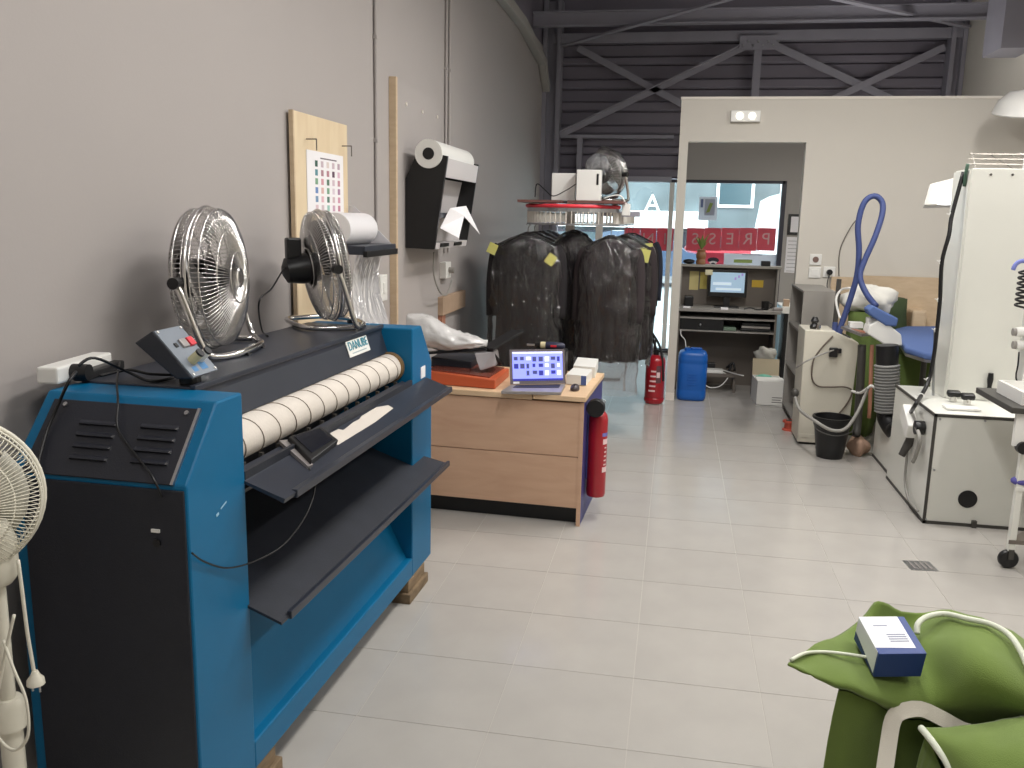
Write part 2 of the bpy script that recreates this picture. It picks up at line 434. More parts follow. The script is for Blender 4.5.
# eaves beam on the left wall, bending down into the column
ev = [at(470, -50, X=XW+.05), at(505, 0, X=XW+.05), at(522, 22, X=XW+.05), at(545, 70, X=XW+.05), at(554, 105, X=XW+.05)]
pe = [Vector((XW+.05, YB+.1, ev[1].z)), Vector((XW+.05, 8.4, ev[1].z)), Vector((XW+.05, ev[2].y, ev[2].z)), Vector((XW+.05, 10.6, ev[3].z+.06)), Vector((XW+.05, 10.98, ev[4].z+.1))]
mb = MB()
for p, q in zip(pe, pe[1:]): mb.bar(p, q, .09, .1)
struct(mb.out('trim_eaves_beam', m_dwall, bevel=.01))
# roof beams and roof bracing
rb = setroot('trim_roof_beams', (.7, 9.8, 3.8))
yb = 10.2; z0, z1 = at(700, 24, Y=yb).z, at(700, 9, Y=yb).z
MB().box(XW, XR, yb-.05, yb+.05, z0, z0+.015).box(XW, XR, yb-.006, yb+.006, z0, z1).box(XW, XR, yb-.05, yb+.05, z1-.015, z1).out('beam', m_steel, rb)
MB().bar(at(562, 46, Y=10.9), at(740, -4, Y=9.2), .07, .02).out('roof_brace', m_steel, rb)
MB().bar(at(968, 27, Y=10.9), at(822, -4, Y=9.2), .07, .02).out('roof_brace', m_steel, rb)
for y in (7.6, 5.0, 2.4, -.2): MB().box(XW, XR, y-.05, y+.05, 3.98, 4.18).out('beam', m_steel, rb)
# big beam at the top right
p0 = at(982, 58, Y=9.4)
MB().box(p0.x, XR, 8.9, 9.4, p0.z, 4.4).out('girder', m_steel, rb)
# roof deck with ribs
dk = setroot('ceiling', (.7, 4, 4.45))
MB().box(XW-.15, XR+.15, YB-.15, YF+.2, 4.45, 4.55).out('deck_sheet', m_roof, dk)
rib = None
for i in range(24):
    x = XW+.1+i*.2; c = Vector((x, 4.2, 4.41))
    if rib is None:
        rib = MB().prism([(x-.05, 4.45), (x-.03, 4.40), (x+.03, 4.40), (x+.05, 4.45)], 'y', YB, YF).out('deck_rib', m_roof, None, origin=tuple(c))
        rib.parent = dk; rib.matrix_basis = WM[dk.name].inverted() @ Matrix.Translation(c)
    else: share(rib, 'deck_rib', dk, c)
# lamp housings
names = ['over the reception desk'] * 6
names[:5] = ['above the photographer', 'above the blue machine', 'above the wooden desk', 'over the right side of the room', 'above the white cabinet machine']
for i, (x, y, z) in enumerate(LAMPS):
    r = thing('ceiling_lamp', 'white fluorescent batten lamp hanging '+names[i], 'lamp', (x, y, z), 0, 'ceiling batten lamps')
    MB().box(x-.14, x+.14, y-.75, y+.75, z, z+.07).out('housing', m_white, r)
    for s in (-1, 1):
        MB().cyl((x+s*.07, y-.7, z-.025), (x+s*.07, y+.7, z-.025), .013, n=10).out('tube', m_lampglow, r)
        if i < 5: MB().cyl((x, y+s*.6, z+.07), (x, y+s*.6, 4.42), .006, n=6).out('suspension_rod', m_alu, r)
        else: MB().box(x+s*.08-.01, x+s*.08+.01, PY+.1, y-.6, z+.07, z+.09).out('wall_arm', m_alu, r)

# ---------------- shop window
w1 = setroot('window_1', (.2, FY, 0))
xr, xl = 1.25, -1.45
gl = MB().box(xl+.02, xr-.03, FY+.055, FY+.061, .05, 2.12).out('pane', m_glass, w1)
MB().box(xr-.035, xr+.015, FY-.01, FY+.1, 0, 2.145).out('frame_post', m_frame, w1)
MB().box(xl, xr, FY-.01, FY+.1, 2.11, 2.147).out('frame_top', m_frame, w1)
MB().box(xl, xr, FY, FY+.1, 0, .05).out('frame_bottom', m_frame, w1)
MB().box(-.115, -.06, FY+.01, FY+.09, .05, 2.11).out('frame_post', m_white, w1)
m_redfilm = bpy.data.materials.new('red_film'); m_redfilm.use_nodes = True
nt = m_redfilm.node_tree; nt.nodes.remove(nt.nodes['Principled BSDF']); N = nt.nodes.new
a_ = N('ShaderNodeBsdfTranslucent'); a_.inputs[0].default_value = (*lin((226, 124, 136)), 1)
b_ = N('ShaderNodeBsdfDiffuse'); b_.inputs[0].default_value = (*lin((200, 116, 126)), 1)
mx = N('ShaderNodeMixShader'); mx.inputs[0].default_value = .5
nt.links.new(a_.outputs[0], mx.inputs[1]); nt.links.new(b_.outputs[0], mx.inputs[2]); nt.links.new(mx.outputs[0], nt.nodes['Material Output'].inputs[0])
m_letter = clear_mat('letter_film', (1, 1, 1), 0, .3, 0, .75, 'f0dede')
letters = [('P', 757.3, 775), ('R', 739.5, 756.3), ('E', 721.5, 738.5), ('S', 704.2, 720.5), ('S', 686.8, 703.3), ('I', 656.8, 673), ('N', 640.3, 655.8), ('G', 624, 639.5)]
for ch, xa, xb in letters:
    a = at(xa+.4, 227.8, Y=FY+.05); b = at(xb-.4, 251, Y=FY+.05)
    lp = MB().box(a.x, b.x, FY+.049, FY+.052, b.z, a.z).out('letter_panel', m_redfilm, w1)
    text(ch, 'letter', m_letter, lp, frame_mtx(((a.x+b.x)/2, FY+.046, (a.z+b.z)/2), (-1, 0, 0), (0, 0, 1)), .2, .001)
# glass poster
a = at(699.5, 196.5, Y=FY+.04); b = at(716.5, 220.5, Y=FY+.04)
po = thing('poster', 'small white poster with a green shape taped to the shop glass', 'poster', ((a.x+b.x)/2, FY+.045, b.z))
m_tpaper = bpy.data.materials.new('backlit_paper'); m_tpaper.use_nodes = True; nt = m_tpaper.node_tree; nt.nodes.remove(nt.nodes['Principled BSDF'])
t1 = nt.nodes.new('ShaderNodeBsdfTranslucent'); t1.inputs[0].default_value = (.75, .75, .8, 1); t2 = nt.nodes.new('ShaderNodeBsdfDiffuse'); t2.inputs[0].default_value = (.8, .8, .82, 1)
t3 = nt.nodes.new('ShaderNodeMixShader'); t3.inputs[0].default_value = .5; nt.links.new(t1.outputs[0], t3.inputs[1]); nt.links.new(t2.outputs[0], t3.inputs[2]); nt.links.new(t3.outputs[0], nt.nodes['Material Output'].inputs[0])
MB().box(a.x, b.x, FY+.043, FY+.046, b.z, a.z).out('sheet', m_tpaper, po)
mg = M('print_green', (150, 170, 96), .8); mgr = M('print_grey', (176, 180, 196), .8); mblu = M('print_blue', (110, 122, 160), .8)
MB().box(a.x+.07, b.x-.03, FY+.041, FY+.043, b.z+.06, a.z-.03).out('picture', mgr, po)
MB().prism([(a.x+.09, b.z+.09), (a.x+.13, b.z+.1), (a.x+.17, a.z-.08), (a.x+.13, a.z-.07)], 'y', FY+.040, FY+.041).out('picture_shape', mg, po)
MB().box(a.x+.02, a.x+.05, FY+.041, FY+.043, a.z-.13, a.z-.03).out('print_strip', mblu, po)

# banner stuck low on the glass
a = at(703, 252.5, Y=FY+.04); b = at(778, 268, Y=FY+.04); x1_ = at(724, 258, Y=FY+.04).x
bn = thing('window_banner', 'pink and white printed banner low on the shop glass behind the shelf', 'banner', ((a.x+b.x)/2, FY+.045, b.z))
MB().box(x1_, b.x, FY+.043, FY+.046, b.z, a.z).out('white_part', m_tpaper, bn)
pk2 = m_tpaper.copy(); pk2.name = 'pink_film'
for nd in pk2.node_tree.nodes:
    if nd.type in ('BSDF_TRANSLUCENT', 'BSDF_DIFFUSE'): nd.inputs[0].default_value = (*lin((226, 120, 140)), 1)
MB().prism([(a.x, b.z), (x1_, b.z), (x1_, a.z), (a.x, a.z)], 'y', FY+.043, FY+.046).out('pink_part', pk2, bn)
for k in range(3): MB().ell((a.x+.13, FY+.042, a.z-.09-.02*k), (.07-.02*k, .002, .035), 12, 6).out('print_shape', [m_frame, m_paper, m_frame][k], bn)
q = at(742, 254, Y=FY+.04)
MB().box(q.x, q.x+.24, FY+.041, FY+.043, q.z-.012, q.z).out('print_line', mgr, bn)
MB().box(x1_+.12, x1_+.34, FY+.041, FY+.043, b.z+.05, b.z+.09).out('print_line', mg, bn)
# ---------------- street outside
struct(MB().box(-14, 14, YF, 14.2, -.15, -.02).out('pavement', M('pavement', (176, 180, 184), .8, var=(2, .06))))
struct(MB().box(-40, 40, 14.2, 60, -.2, -.1).out('road', M('asphalt', (150, 153, 158), .85, var=(3, .06))))
struct(MB().box(-14, 14, 14.05, 14.2, -.2, -.015).out('kerb', M('kerb', (190, 190, 188), .8)))
struct(MB().box(-8, 8, 15.1, 15.22, -.1, -.095).out('road_line', m_paper))
bd = thing('building', 'grey shop building with white fascia band across the street', 'building', (0, 30, -.1))
mf = M('facade', (104, 112, 116), .8, var=(.6, .3)); mdg = M('shop_glass_far', (64, 84, 92), .15)
mfas = M('fascia_white', (245, 245, 245), .5)
MB().box(-22, 22, 30, 32, -.1, 9).out('wall', mf, bd)
zf0, zf1 = at(660, 228, Y=29.8).z, at(660, 211, Y=29.8).z
xf = at(708, 220, Y=29.8).x
MB().box(-12, xf, 29.6, 30, zf0, zf1).out('fascia', mfas, bd)
for i in range(6):
    x0 = -9+i*1.9
    fw = MB().box(x0, x0+1.7, 29.9, 30.0, .3, zf0-.1).out('window', m_frame, bd)
    MB().box(x0+.08, x0+1.62, 29.88, 29.9, .4, zf0-.18).out('pane', mdg, fw)
for i, x0 in enumerate((-6, -3.4, 1.2, 3.2, 5.4)):
    fw = MB().box(x0, x0+1.2, 29.92, 30.0, zf1+.9 if x0 < xf else 2.1, zf1+2.2).out('window', mfas, bd)
    MB().box(x0+.1, x0+1.1, 29.9, 29.92, (zf1+.9 if x0 < xf else 2.1)+.1, zf1+2.1).out('pane', mdg, fw)
pa = at(652, 210, Y=29.6)
text('A', 'sign_letter', mfas, bd, frame_mtx((pa.x, 29.7, zf1+.22), (1, 0, 0), (0, 0, 1)), .8, .05)
def car(name, label, body, loc, rz, L=3.9, Wd=1.7, H=1.45, van=False):
    r = thing(name, label, 'van' if van else 'car', loc, rz)
    W = LM(r)
    if van: prof = [(-L/2, .3), (-L/2, H*.55), (-L/2+.12, H-.1), (-L/2+.3, H), (L/2-1.5, H), (L/2-.9, H*.62), (L/2-.1, H*.5), (L/2, .35)]
    else: prof = [(-L/2, .3), (-L/2, .75), (-L/2+.25, .92), (-L/2+.6, H-.06), (-L/2+.9, H), (L/2-1.7, H), (L/2-1.0, .95), (L/2-.2, .8), (L/2, .55), (L/2, .3)]
    MB(W).prism(prof, 'y', -Wd/2, Wd/2).out('body', body, r, bevel=.06, smooth=True)
    for s in (-1, 1):
        y = s*(Wd/2+.004)
        win = [(-L/2+.75, 1.0), (-L/2+.85, H-.14), (L/2-1.75, H-.14), (L/2-1.3, 1.0)] if not van else [(L/2-2.2, H*.62), (L/2-2.2, H-.2), (L/2-1.6, H-.2), (L/2-1.15, H*.62)]
        MB(W).prism(win, 'y', y-.01, y+.01).out('side_window', mdg, r)
        for x in (-L/2+.75, L/2-.75):
            wh = MB(W).lathe([(.3, -.09), (.31, -.05), (.31, .05), (.3, .09)], (x, s*(Wd/2-.08), .21), (0, 1, 0), 20).out('wheel', m_rub, r)
            MB(W).cyl((x, s*(Wd/2+.015), .21), (x, s*(Wd/2+.02), .21), .19, n=14).out('hubcap', m_alu, wh)
    return r
car('parked_car', 'blue hatchback car parked on the left across the street', M('car_blue', (66, 82, 108), .3, coat=.5), (at(650, 265, Y=24.5).x, 24.5, -.1), 0)
car('parked_car', 'red car parked in the middle across the street', M('car_red', (196, 60, 72), .3, coat=.5), (at(712, 262, Y=27.4).x+.6, 27.4, -.1), 0, 3.4)
car('delivery_van', 'white delivery van parked at the right across the street', M('van_white', (238, 242, 244), .3, coat=.5), (at(757, 220, Y=19).x+2.3, 19, -.1), 0, 4.6, 1.9, 2.3, True)
# ================================================================== left side: ironer
def atp(x, y, p, n):
    """photo pixel -> point on the plane through p with normal n"""
    d = _R*((x-512)/FPX) - _U*((y-384)/FPX) + _F; c = Vector((0, 0, CAMH)); n = Vector(n)
    return c + d*((Vector(p)-c).dot(n)/d.dot(n))

ir = thing('flatwork_ironer', 'long blue and black flatwork ironing machine with cream roller along the left wall', 'machine', (-1.098, 1.80, .10), -.026)
W = LM(ir); LEN = 1.94; D = -.48; HT = 1.09
near = [(0, 0), (0, .915), (.15, HT), (.272, HT), (.272, 0)]
far = [(LEN-p[0], p[1]) for p in near][::-1]
e1 = MB(W).prism(near, 'x', D, 0).out('end_frame', m_blue, ir, bevel=.006)
e2 = MB(W).prism(far, 'x', D, 0).out('end_frame', m_blue, ir, bevel=.006)
# black side panels on the near end
MB(W).box(D+.035, -.006, -.006, .004, .02, .905).out('side_panel', m_black, ir, bevel=.002)
sl = Vector((0, .15, .175)).normalized(); nn = Vector((0, -sl.z, sl.y))
def slant(x, t, off=0): return Vector((x, 0, .915))+sl*t+nn*off
vp = MB(W).hull([slant(D+.035, 0), slant(-.04, 0), slant(-.04, .205), slant(D+.035, .205)], [slant(D+.035, 0, .006), slant(-.04, 0, .006), slant(-.04, .205, .006), slant(D+.035, .205, .006)]).out('vent_panel', m_black, ir, bevel=.002)
MB(W).hull([slant(-.04, 0), slant(-.032, 0), slant(-.032, .205), slant(-.04, .205)], [slant(-.04, 0, .008), slant(-.032, 0, .008), slant(-.032, .205, .008), slant(-.04, .205, .008)]).out('panel_edge', m_alu, ir)
wp, wnn = W @ slant(0, 0, .006), W.to_3x3() @ nn
for c0, c1 in (((80, 422), (117, 426)), ((141, 426), (178, 429))):
    for k in range(4):
        sx, sy = -3.4*k, 11.5*k
        a = W.inverted() @ atp(c0[0]+sx, c0[1]+sy, wp, wnn); b = W.inverted() @ atp(c1[0]+sx, c1[1]+sy, wp, wnn)
        x0, x1 = a.x, b.x; t = (a-Vector((0, 0, .915))).dot(sl)
        mb = MB(W).hull([slant(x0, t-.006, .006), slant(x1, t-.006, .006), slant(x1, t+.008, .006), slant(x0, t+.008, .006)],
                        [slant(x0+.004, t-.006, .013), slant(x1-.004, t-.006, .013), slant(x1-.004, t-.002, .013), slant(x0+.004, t-.002, .013)])
        lv = mb.out('louvre', m_black, vp)
        MB(W).hull([slant(x1-.004, t-.005, .006), slant(x1+.001, t-.005, .006), slant(x1+.001, t+.003, .006), slant(x1-.004, t+.003, .006)],
                   [slant(x1-.004, t-.005, .012), slant(x1, t-.005, .012), slant(x1, t, .010), slant(x1-.004, t, .010)]).out('louvre_end', m_alu, vp)
for x in (D+.075, -.065):
    MB(W).cyl(slant(x, .19, .006), slant(x, .19, .010), .006, n=10).out('screw', m_alu, vp)
a = W.inverted() @ at(157, 530, Y=1.80)
MB(W).box(a.x-.011, a.x+.011, -.010, -.006, a.z-.004, a.z+.004).out('latch_plate', m_white, ir)
MB(W).cyl((a.x+.002, -.006, a.z-.03), (a.x+.002, -.011, a.z-.03), .010, n=12).out('lock', m_plasblk, ir)
# top cover and hood
MB(W).box(D+.01, -.135, .262, LEN-.262, HT-.07, HT+.006).box(-.145, -.128, .262, LEN-.262, HT-.004, HT+.012).out('top_cover', m_dark, ir, bevel=.003)
hb = MB(W).hull([(-.142, .265, HT), (-.17, .265, HT), (-.17, .265, HT-.125), (-.108, .265, HT-.105)], [(-.142, LEN-.265, HT), (-.17, LEN-.265, HT), (-.17, LEN-.265, HT-.125), (-.108, LEN-.265, HT-.105)]).out('hood', m_dark, ir)
hn = W.to_3x3() @ Vector((.105, 0, .034)).normalized(); hp = W @ Vector((-.125, 1, HT-.0525)) + hn*.002
q = [atp(*c, hp, hn) for c in ((347.5, 343.5), (367, 337), (366, 349), (350, 355.5))]
lx = ((q[1]-q[0]) + (q[2]-q[3])).normalized(); ly = hn.cross(lx); lc = (q[0]+q[1]+q[2]+q[3])/4
lw, lh = .105, .062
lb = MB().hull([lc+lx*u*lw+ly*v*lh*.5 for u, v in ((-1, -1), (1, -1), (1, 1), (-1, 1))], [lc+lx*u*lw+ly*v*lh*.5+hn*.002 for u, v in ((-1, -1), (1, -1), (1, 1), (-1, 1))]).out('name_plate', m_white, hb)
text('DANUBE', 'plate_lettering', M('teal_ink', (52, 140, 160), .6), lb, frame_mtx(lc+hn*.004+ly*.008, lx, ly), .048, .0006)
MB().hull([lc+lx*u*.07+ly*(v*.002-.019)+hn*.002 for u, v in ((-1, -1), (1, -1), (1, 1), (-1, 1))], [lc+lx*u*.07+ly*(v*.002-.019)+hn*.003 for u, v in ((-1, -1), (1, -1), (1, 1), (-1, 1))]).out('plate_line', M('grey_ink', (160, 176, 180), .6), lb)
# roller with guide tapes
rc = Vector((-.098, 0, .925)); RR = .058
ro = MB(W).cyl((rc.x, .268, rc.z), (rc.x, LEN-.268, rc.z), RR, n=40).out('roller', m_cream, ir, smooth=True)
MB(W).cyl((rc.x, LEN-.30, rc.z), (rc.x, LEN-.267, rc.z), RR+.006, n=32).out('roller_collar', M('brass_dull', (140, 112, 74), .5, metal=.4), ir, smooth=True)
MB(W).cyl((rc.x, .267, rc.z), (rc.x, .285, rc.z), RR+.006, n=32).out('roller_collar', m_dark, ir, smooth=True)
for k in range(13):
    y = .33+k*.104
    pts = []
    for t in range(15):
        th = math.radians(150-t*15); skew = .07*math.sin(PI*t/14)
        pts.append((rc.x+(RR+.0015)*math.cos(th), y+.10*(t/14)**.7-.06, rc.z+(RR+.0015)*math.sin(th)))
    MB(W).tube(pts, .0016, 5).out('guide_tape', M('tape_grey', (150, 138, 126), .8) if k == 0 else bpy.data.materials['tape_grey'], ir)
    MB(W).box(rc.x+.04, rc.x+.052, y+.02, y+.032, .812, .875).out('tape_guide', m_wire, ir)
MB(W).box(-.012, .0, .272, LEN-.272, .845, .875).out('feed_bar', m_darkm, ir)
MB(W).box(-.12, -.03, .268, LEN-.268, .80, .81).out('finger_plate', m_plasblk, ir)
# upper tray, lower tray
MB(W).hull([(-.045, .265, .862), (.112, .265, .800), (.116, .265, .812), (-.045, .265, .868)], [(-.045, 1.86, .862), (.112, 1.86, .800), (.116, 1.86, .812), (-.045, 1.86, .868)]).out('feed_tray', m_dark, ir)
MB(W).box(.100, .120, .33, 1.86, .795, .818).out('tray_lip', m_dark, ir, bevel=.003)
MB(W).hull([(-.40, .272, .640), (.10, .255, .458), (.10, .255, .466), (-.40, .272, .648)], [(-.40, LEN-.272, .640), (.10, 1.87, .458), (.10, 1.87, .466), (-.40, LEN-.272, .648)]).out('receiving_tray', m_darkm, ir)
MB(W).box(.094, .108, .30, 1.87, .455, .478).out('tray_lip', m_dark, ir, bevel=.002)
MB(W).hull([(-.40, .272, .645), (-.41, .272, .645), (-.17, .272, .86), (-.16, .272, .86)], [(-.40, LEN-.272, .645), (-.41, LEN-.272, .645), (-.17, LEN-.272, .86), (-.16, LEN-.272, .86)]).out('inner_guard', m_darkm, ir)
# blue base
MB(W).box(D, 0, .27, LEN-.27, 0, .085).out('base_beam', m_blue, ir, bevel=.005)
MB(W).hull([(-.03, .27, .085), (-.04, .27, .085), (-.30, .27, .60), (-.29, .27, .60)], [(-.03, LEN-.27, .085), (-.04, LEN-.27, .085), (-.30, LEN-.27, .60), (-.29, LEN-.27, .60)]).out('apron_panel', m_blue, ir)
MB(W).box(D, D+.01, .27, LEN-.27, .08, HT-.05).out('back_panel', m_blue, ir)
q = W.inverted() @ at(421, 363, X=-1.05)
MB(W).box(0, .002, LEN-.16, LEN-.10, .86, .91).out('rating_sticker', m_paper, ir)
MB(W).box(-.30, -.22, LEN-.275, LEN-.272, .70, .78).out('side_cover', m_blue, ir)
mscr = M('paint_scratch', (150, 190, 214), .7)
a = W.inverted() @ at(222, 505, X=-1.097)
MB(W).obox((.0015, a.y, a.z), (.001, .03, .004), (.35, 0, 0)).out('paint_scratch', mscr, ir)
MB(W).obox((.0015, a.y-.03, a.z-.015), (.001, .012, .007), (.3, 0, 0)).out('paint_scratch', mscr, ir)
# wooden blocks under the machine
for (y0, y1, x0, x1, lab) in ((1.60, 1.86, -.40, .012, 'far'), (.12, .42, -.40, .006, 'near')):
    mb = MB(W).box(x0, x1, y0, y1, -.10, -.055).box(x0, x1-.012, y0+.015, y1-.02, -.055, 0)
    tag(mb.out('wooden_block', m_block, None, bevel=.004), 'stacked worn wooden block under the '+lab+' end of the blue machine', 'block', 'support blocks')
tag(MB(W).lathe([(.035, 0), (.04, .03), (.02, .10), (.012, .12)], (-.10, LEN+.06, -.10), n=12).out('rubber_foot', m_rub, None, smooth=True), 'small black rubber cone on the floor behind the blue machine', 'foot')

# things on the ironer's top: control box
ZT_ = .10+HT+.007
B = at(193, 379, z=ZT_+.024); TL = at(152, 331, Y=B.y); bt = at(134, 343, Y=B.y); bb = at(176, 379.5, Y=B.y); BR = at(218, 365, X=B.x)
wv = Vector((0, BR.y-B.y, 0))
cb = thing('control_box', 'tilted control box with grey face and red switch on the blue machine', 'control box', ((B.x+bb.x)/2, B.y+.06, ZT_))
MB().hull([B, TL, bt, bb], [p+wv for p in (B, TL, bt, bb)]).out('housing', m_darkm, cb, bevel=.004)
fx = Vector((0, 1, 0)); fy = (TL-B).normalized(); fn = fx.cross(fy); fh = (TL-B).length; fw = wv.length
if fn.x < 0: fn = -fn
mface = M('control_face', (122, 130, 140), .45, var=(12, .05)); mfb = M('control_blue', (70, 126, 176), .6)
def face(u, v, d=0): return B+fx*(u*fw)+fy*(v*fh)+fn*d
MB().hull([face(.02, .02), face(.98, .02), face(.98, .98), face(.02, .98)], [face(.02, .02, .003), face(.98, .02, .003), face(.98, .98, .003), face(.02, .98, .003)]).out('face_plate', mface, cb)
def fbox(name, u0, u1, v0, v1, d, mat): return MB().hull([face(u0, v0), face(u1, v0), face(u1, v1), face(u0, v1)], [face(u0, v0, d), face(u1, v0, d), face(u1, v1, d), face(u0, v1, d)]).out(name, mat, cb, bevel=.001)
fbox('red_switch', .72, .92, .56, .72, .012, m_red2); fbox('grey_switch', .46, .68, .56, .72, .010, m_silver); fbox('label_strip', .25, .34, .60, .68, .007, m_plasblk)
fbox('dial_mark', .2, .38, .1, .2, .0035, mfb); fbox('dial_mark', .5, .75, .1, .25, .0035, mfb)
for u, mt in ((.38, M('knob_ivory', (206, 200, 160), .5)), (.68, m_white)):
    k = MB().cyl(face(u, .30, .003), face(u, .30, .035), .013, .012, 14).out('knob', mt, cb, smooth=True)
    MB().cyl(face(u, .30, .035), face(u, .30, .041), .0125, n=14).out('knob_cap', m_plasblk, k)
for u in (.08, .92):
    for v in (.06, .94): MB().cyl(face(u, v, .003), face(u, v, .006), .004, n=8).out('screw', m_white, cb)
MB().cyl(((B.x+bb.x)/2-.02, B.y+.06, ZT_), ((B.x+bb.x)/2-.02, B.y+.06, ZT_+.024), .028, n=16).out('foot', m_plasblk, cb)
# power strip with plug and cables
a, b = at(47, 376, z=ZT_+.0235), at(104, 359, z=ZT_+.0235)
b = a+(b-a)*.97; dxy = (b-a).normalized()
ps = thing('power_strip', 'white power strip with black plug on the back corner of the blue machine', 'power strip', ((a.x+b.x)/2, (a.y+b.y)/2, ZT_))
MB().bar(a, b, .06, .045).out('body', m_white, ps, bevel=.006)
nrm = Vector((dxy.y, -dxy.x, 0)); 
pq = a+dxy*.07+nrm*.03
MB().cyl(pq, pq+nrm*.045, .022, n=14).out('plug', m_plasblk, ps, smooth=True)
MB().bar(a+dxy*.06+nrm*.05+Vector((0, 0, -.012)), b+nrm*.05+Vector((0, 0, -.012)), .035, .025).out('adapter', m_plasblk, ps, bevel=.005)
def cable(name, label, pts, r, mat, sm=6, n=6): return tag(MB().tube(pts, r, n, smooth=sm).out(name, mat, None, smooth='all'), label, 'cable')
z9 = ZT_+.005
cable('power_cable', 'black cable curling over the blue machine top from the power strip', [at(78, 366, z=z9+.06), at(95, 358, z=z9+.075), at(130, 373, z=z9+.02), at(150, 381, z=z9), at(172, 378, z=z9), at(182, 372, z=z9+.004)], .004, m_plasblk)
cable('power_cable', 'black cable lying flat between power strip and control box', [at(100, 376, z=z9+.01), at(128, 370, z=z9+.02), at(150, 374, z=z9+.012), at(176, 375, z=z9+.006)], .004, m_plasblk)
def onside(x, y): return atp(x, y, wp+wnn*.01, wnn)
cable('power_cable', 'thick dark cable hanging over the left of the vent panel', [at(76, 372, z=z9+.05), at(68, 383, z=z9+.03), at(58, 405, Y=1.90), onside(48, 428), onside(40, 455), at(35, 475, Y=1.786)], .0045, m_plasblk)
cable('power_cable', 'thin dark cable hanging over the middle of the vent panel', [at(120, 362, z=z9+.02), at(117, 380, z=z9+.012), onside(118, 402), onside(117, 425), onside(124, 440), onside(140, 460), at(153, 478, Y=1.785), at(162, 497, Y=1.786)], .0028, m_plasblk)

# tablet on the feed tray, with its cable, and the paper strip
tr_p = W @ Vector((.03, .8, .8395)); tr_n = W.to_3x3() @ Vector((.062, 0, .157)).normalized()
def tray(x, y, d=0): return atp(x, y, tr_p+tr_n*d, tr_n)
def slab(mb, cs, d0, d1): return mb.hull([tray(x, y, 0)+tr_n*d0 for x, y in cs], [tray(x, y, 0)+tr_n*d1 for x, y in cs])
tb = thing('tablet', 'black handheld tablet in a thick case lying on the dark feed tray', 'tablet', tuple(tray(307, 452)))
slab(MB(), [(286, 444), (318, 433), (336, 447), (309, 468)], .002, .026).out('case', m_plasblk, tb, bevel=.004)
slab(MB(), [(291, 444), (317, 436), (330, 447), (309, 461)], .0265, .028).out('screen', M('screen_off', (26, 28, 36), .12), tb)
slab(MB(), [(278, 444), (286, 443), (312, 468), (307, 470)], .002, .012).out('back_stand', m_silver, tb)
p0 = tray(309, 468, .01)
cable('tablet_cable', 'thin black cable drooping from the tablet to the blue frame', [p0, at(315, 486, X=-.99), at(306, 515, X=-.99), at(283, 545, X=-1.02), at(255, 561, X=-1.06), at(228, 568, X=-1.085), at(205, 562, X=-1.088), at(192, 553, X=-1.088)], .0025, m_plasblk)
cs = [(330, 434), (338, 430), (343, 431), (353, 423), (359, 420), (361, 417), (376, 408), (388, 406), (393, 409), (380, 419), (366, 430), (352, 439), (340, 446), (333, 445)]
st = slab(MB(), cs, .002, .0035).out('paper_strip', M('cream_paper', (206, 198, 188), .85), None)
tag(st, 'long torn cream paper strip lying on the dark feed tray', 'paper')

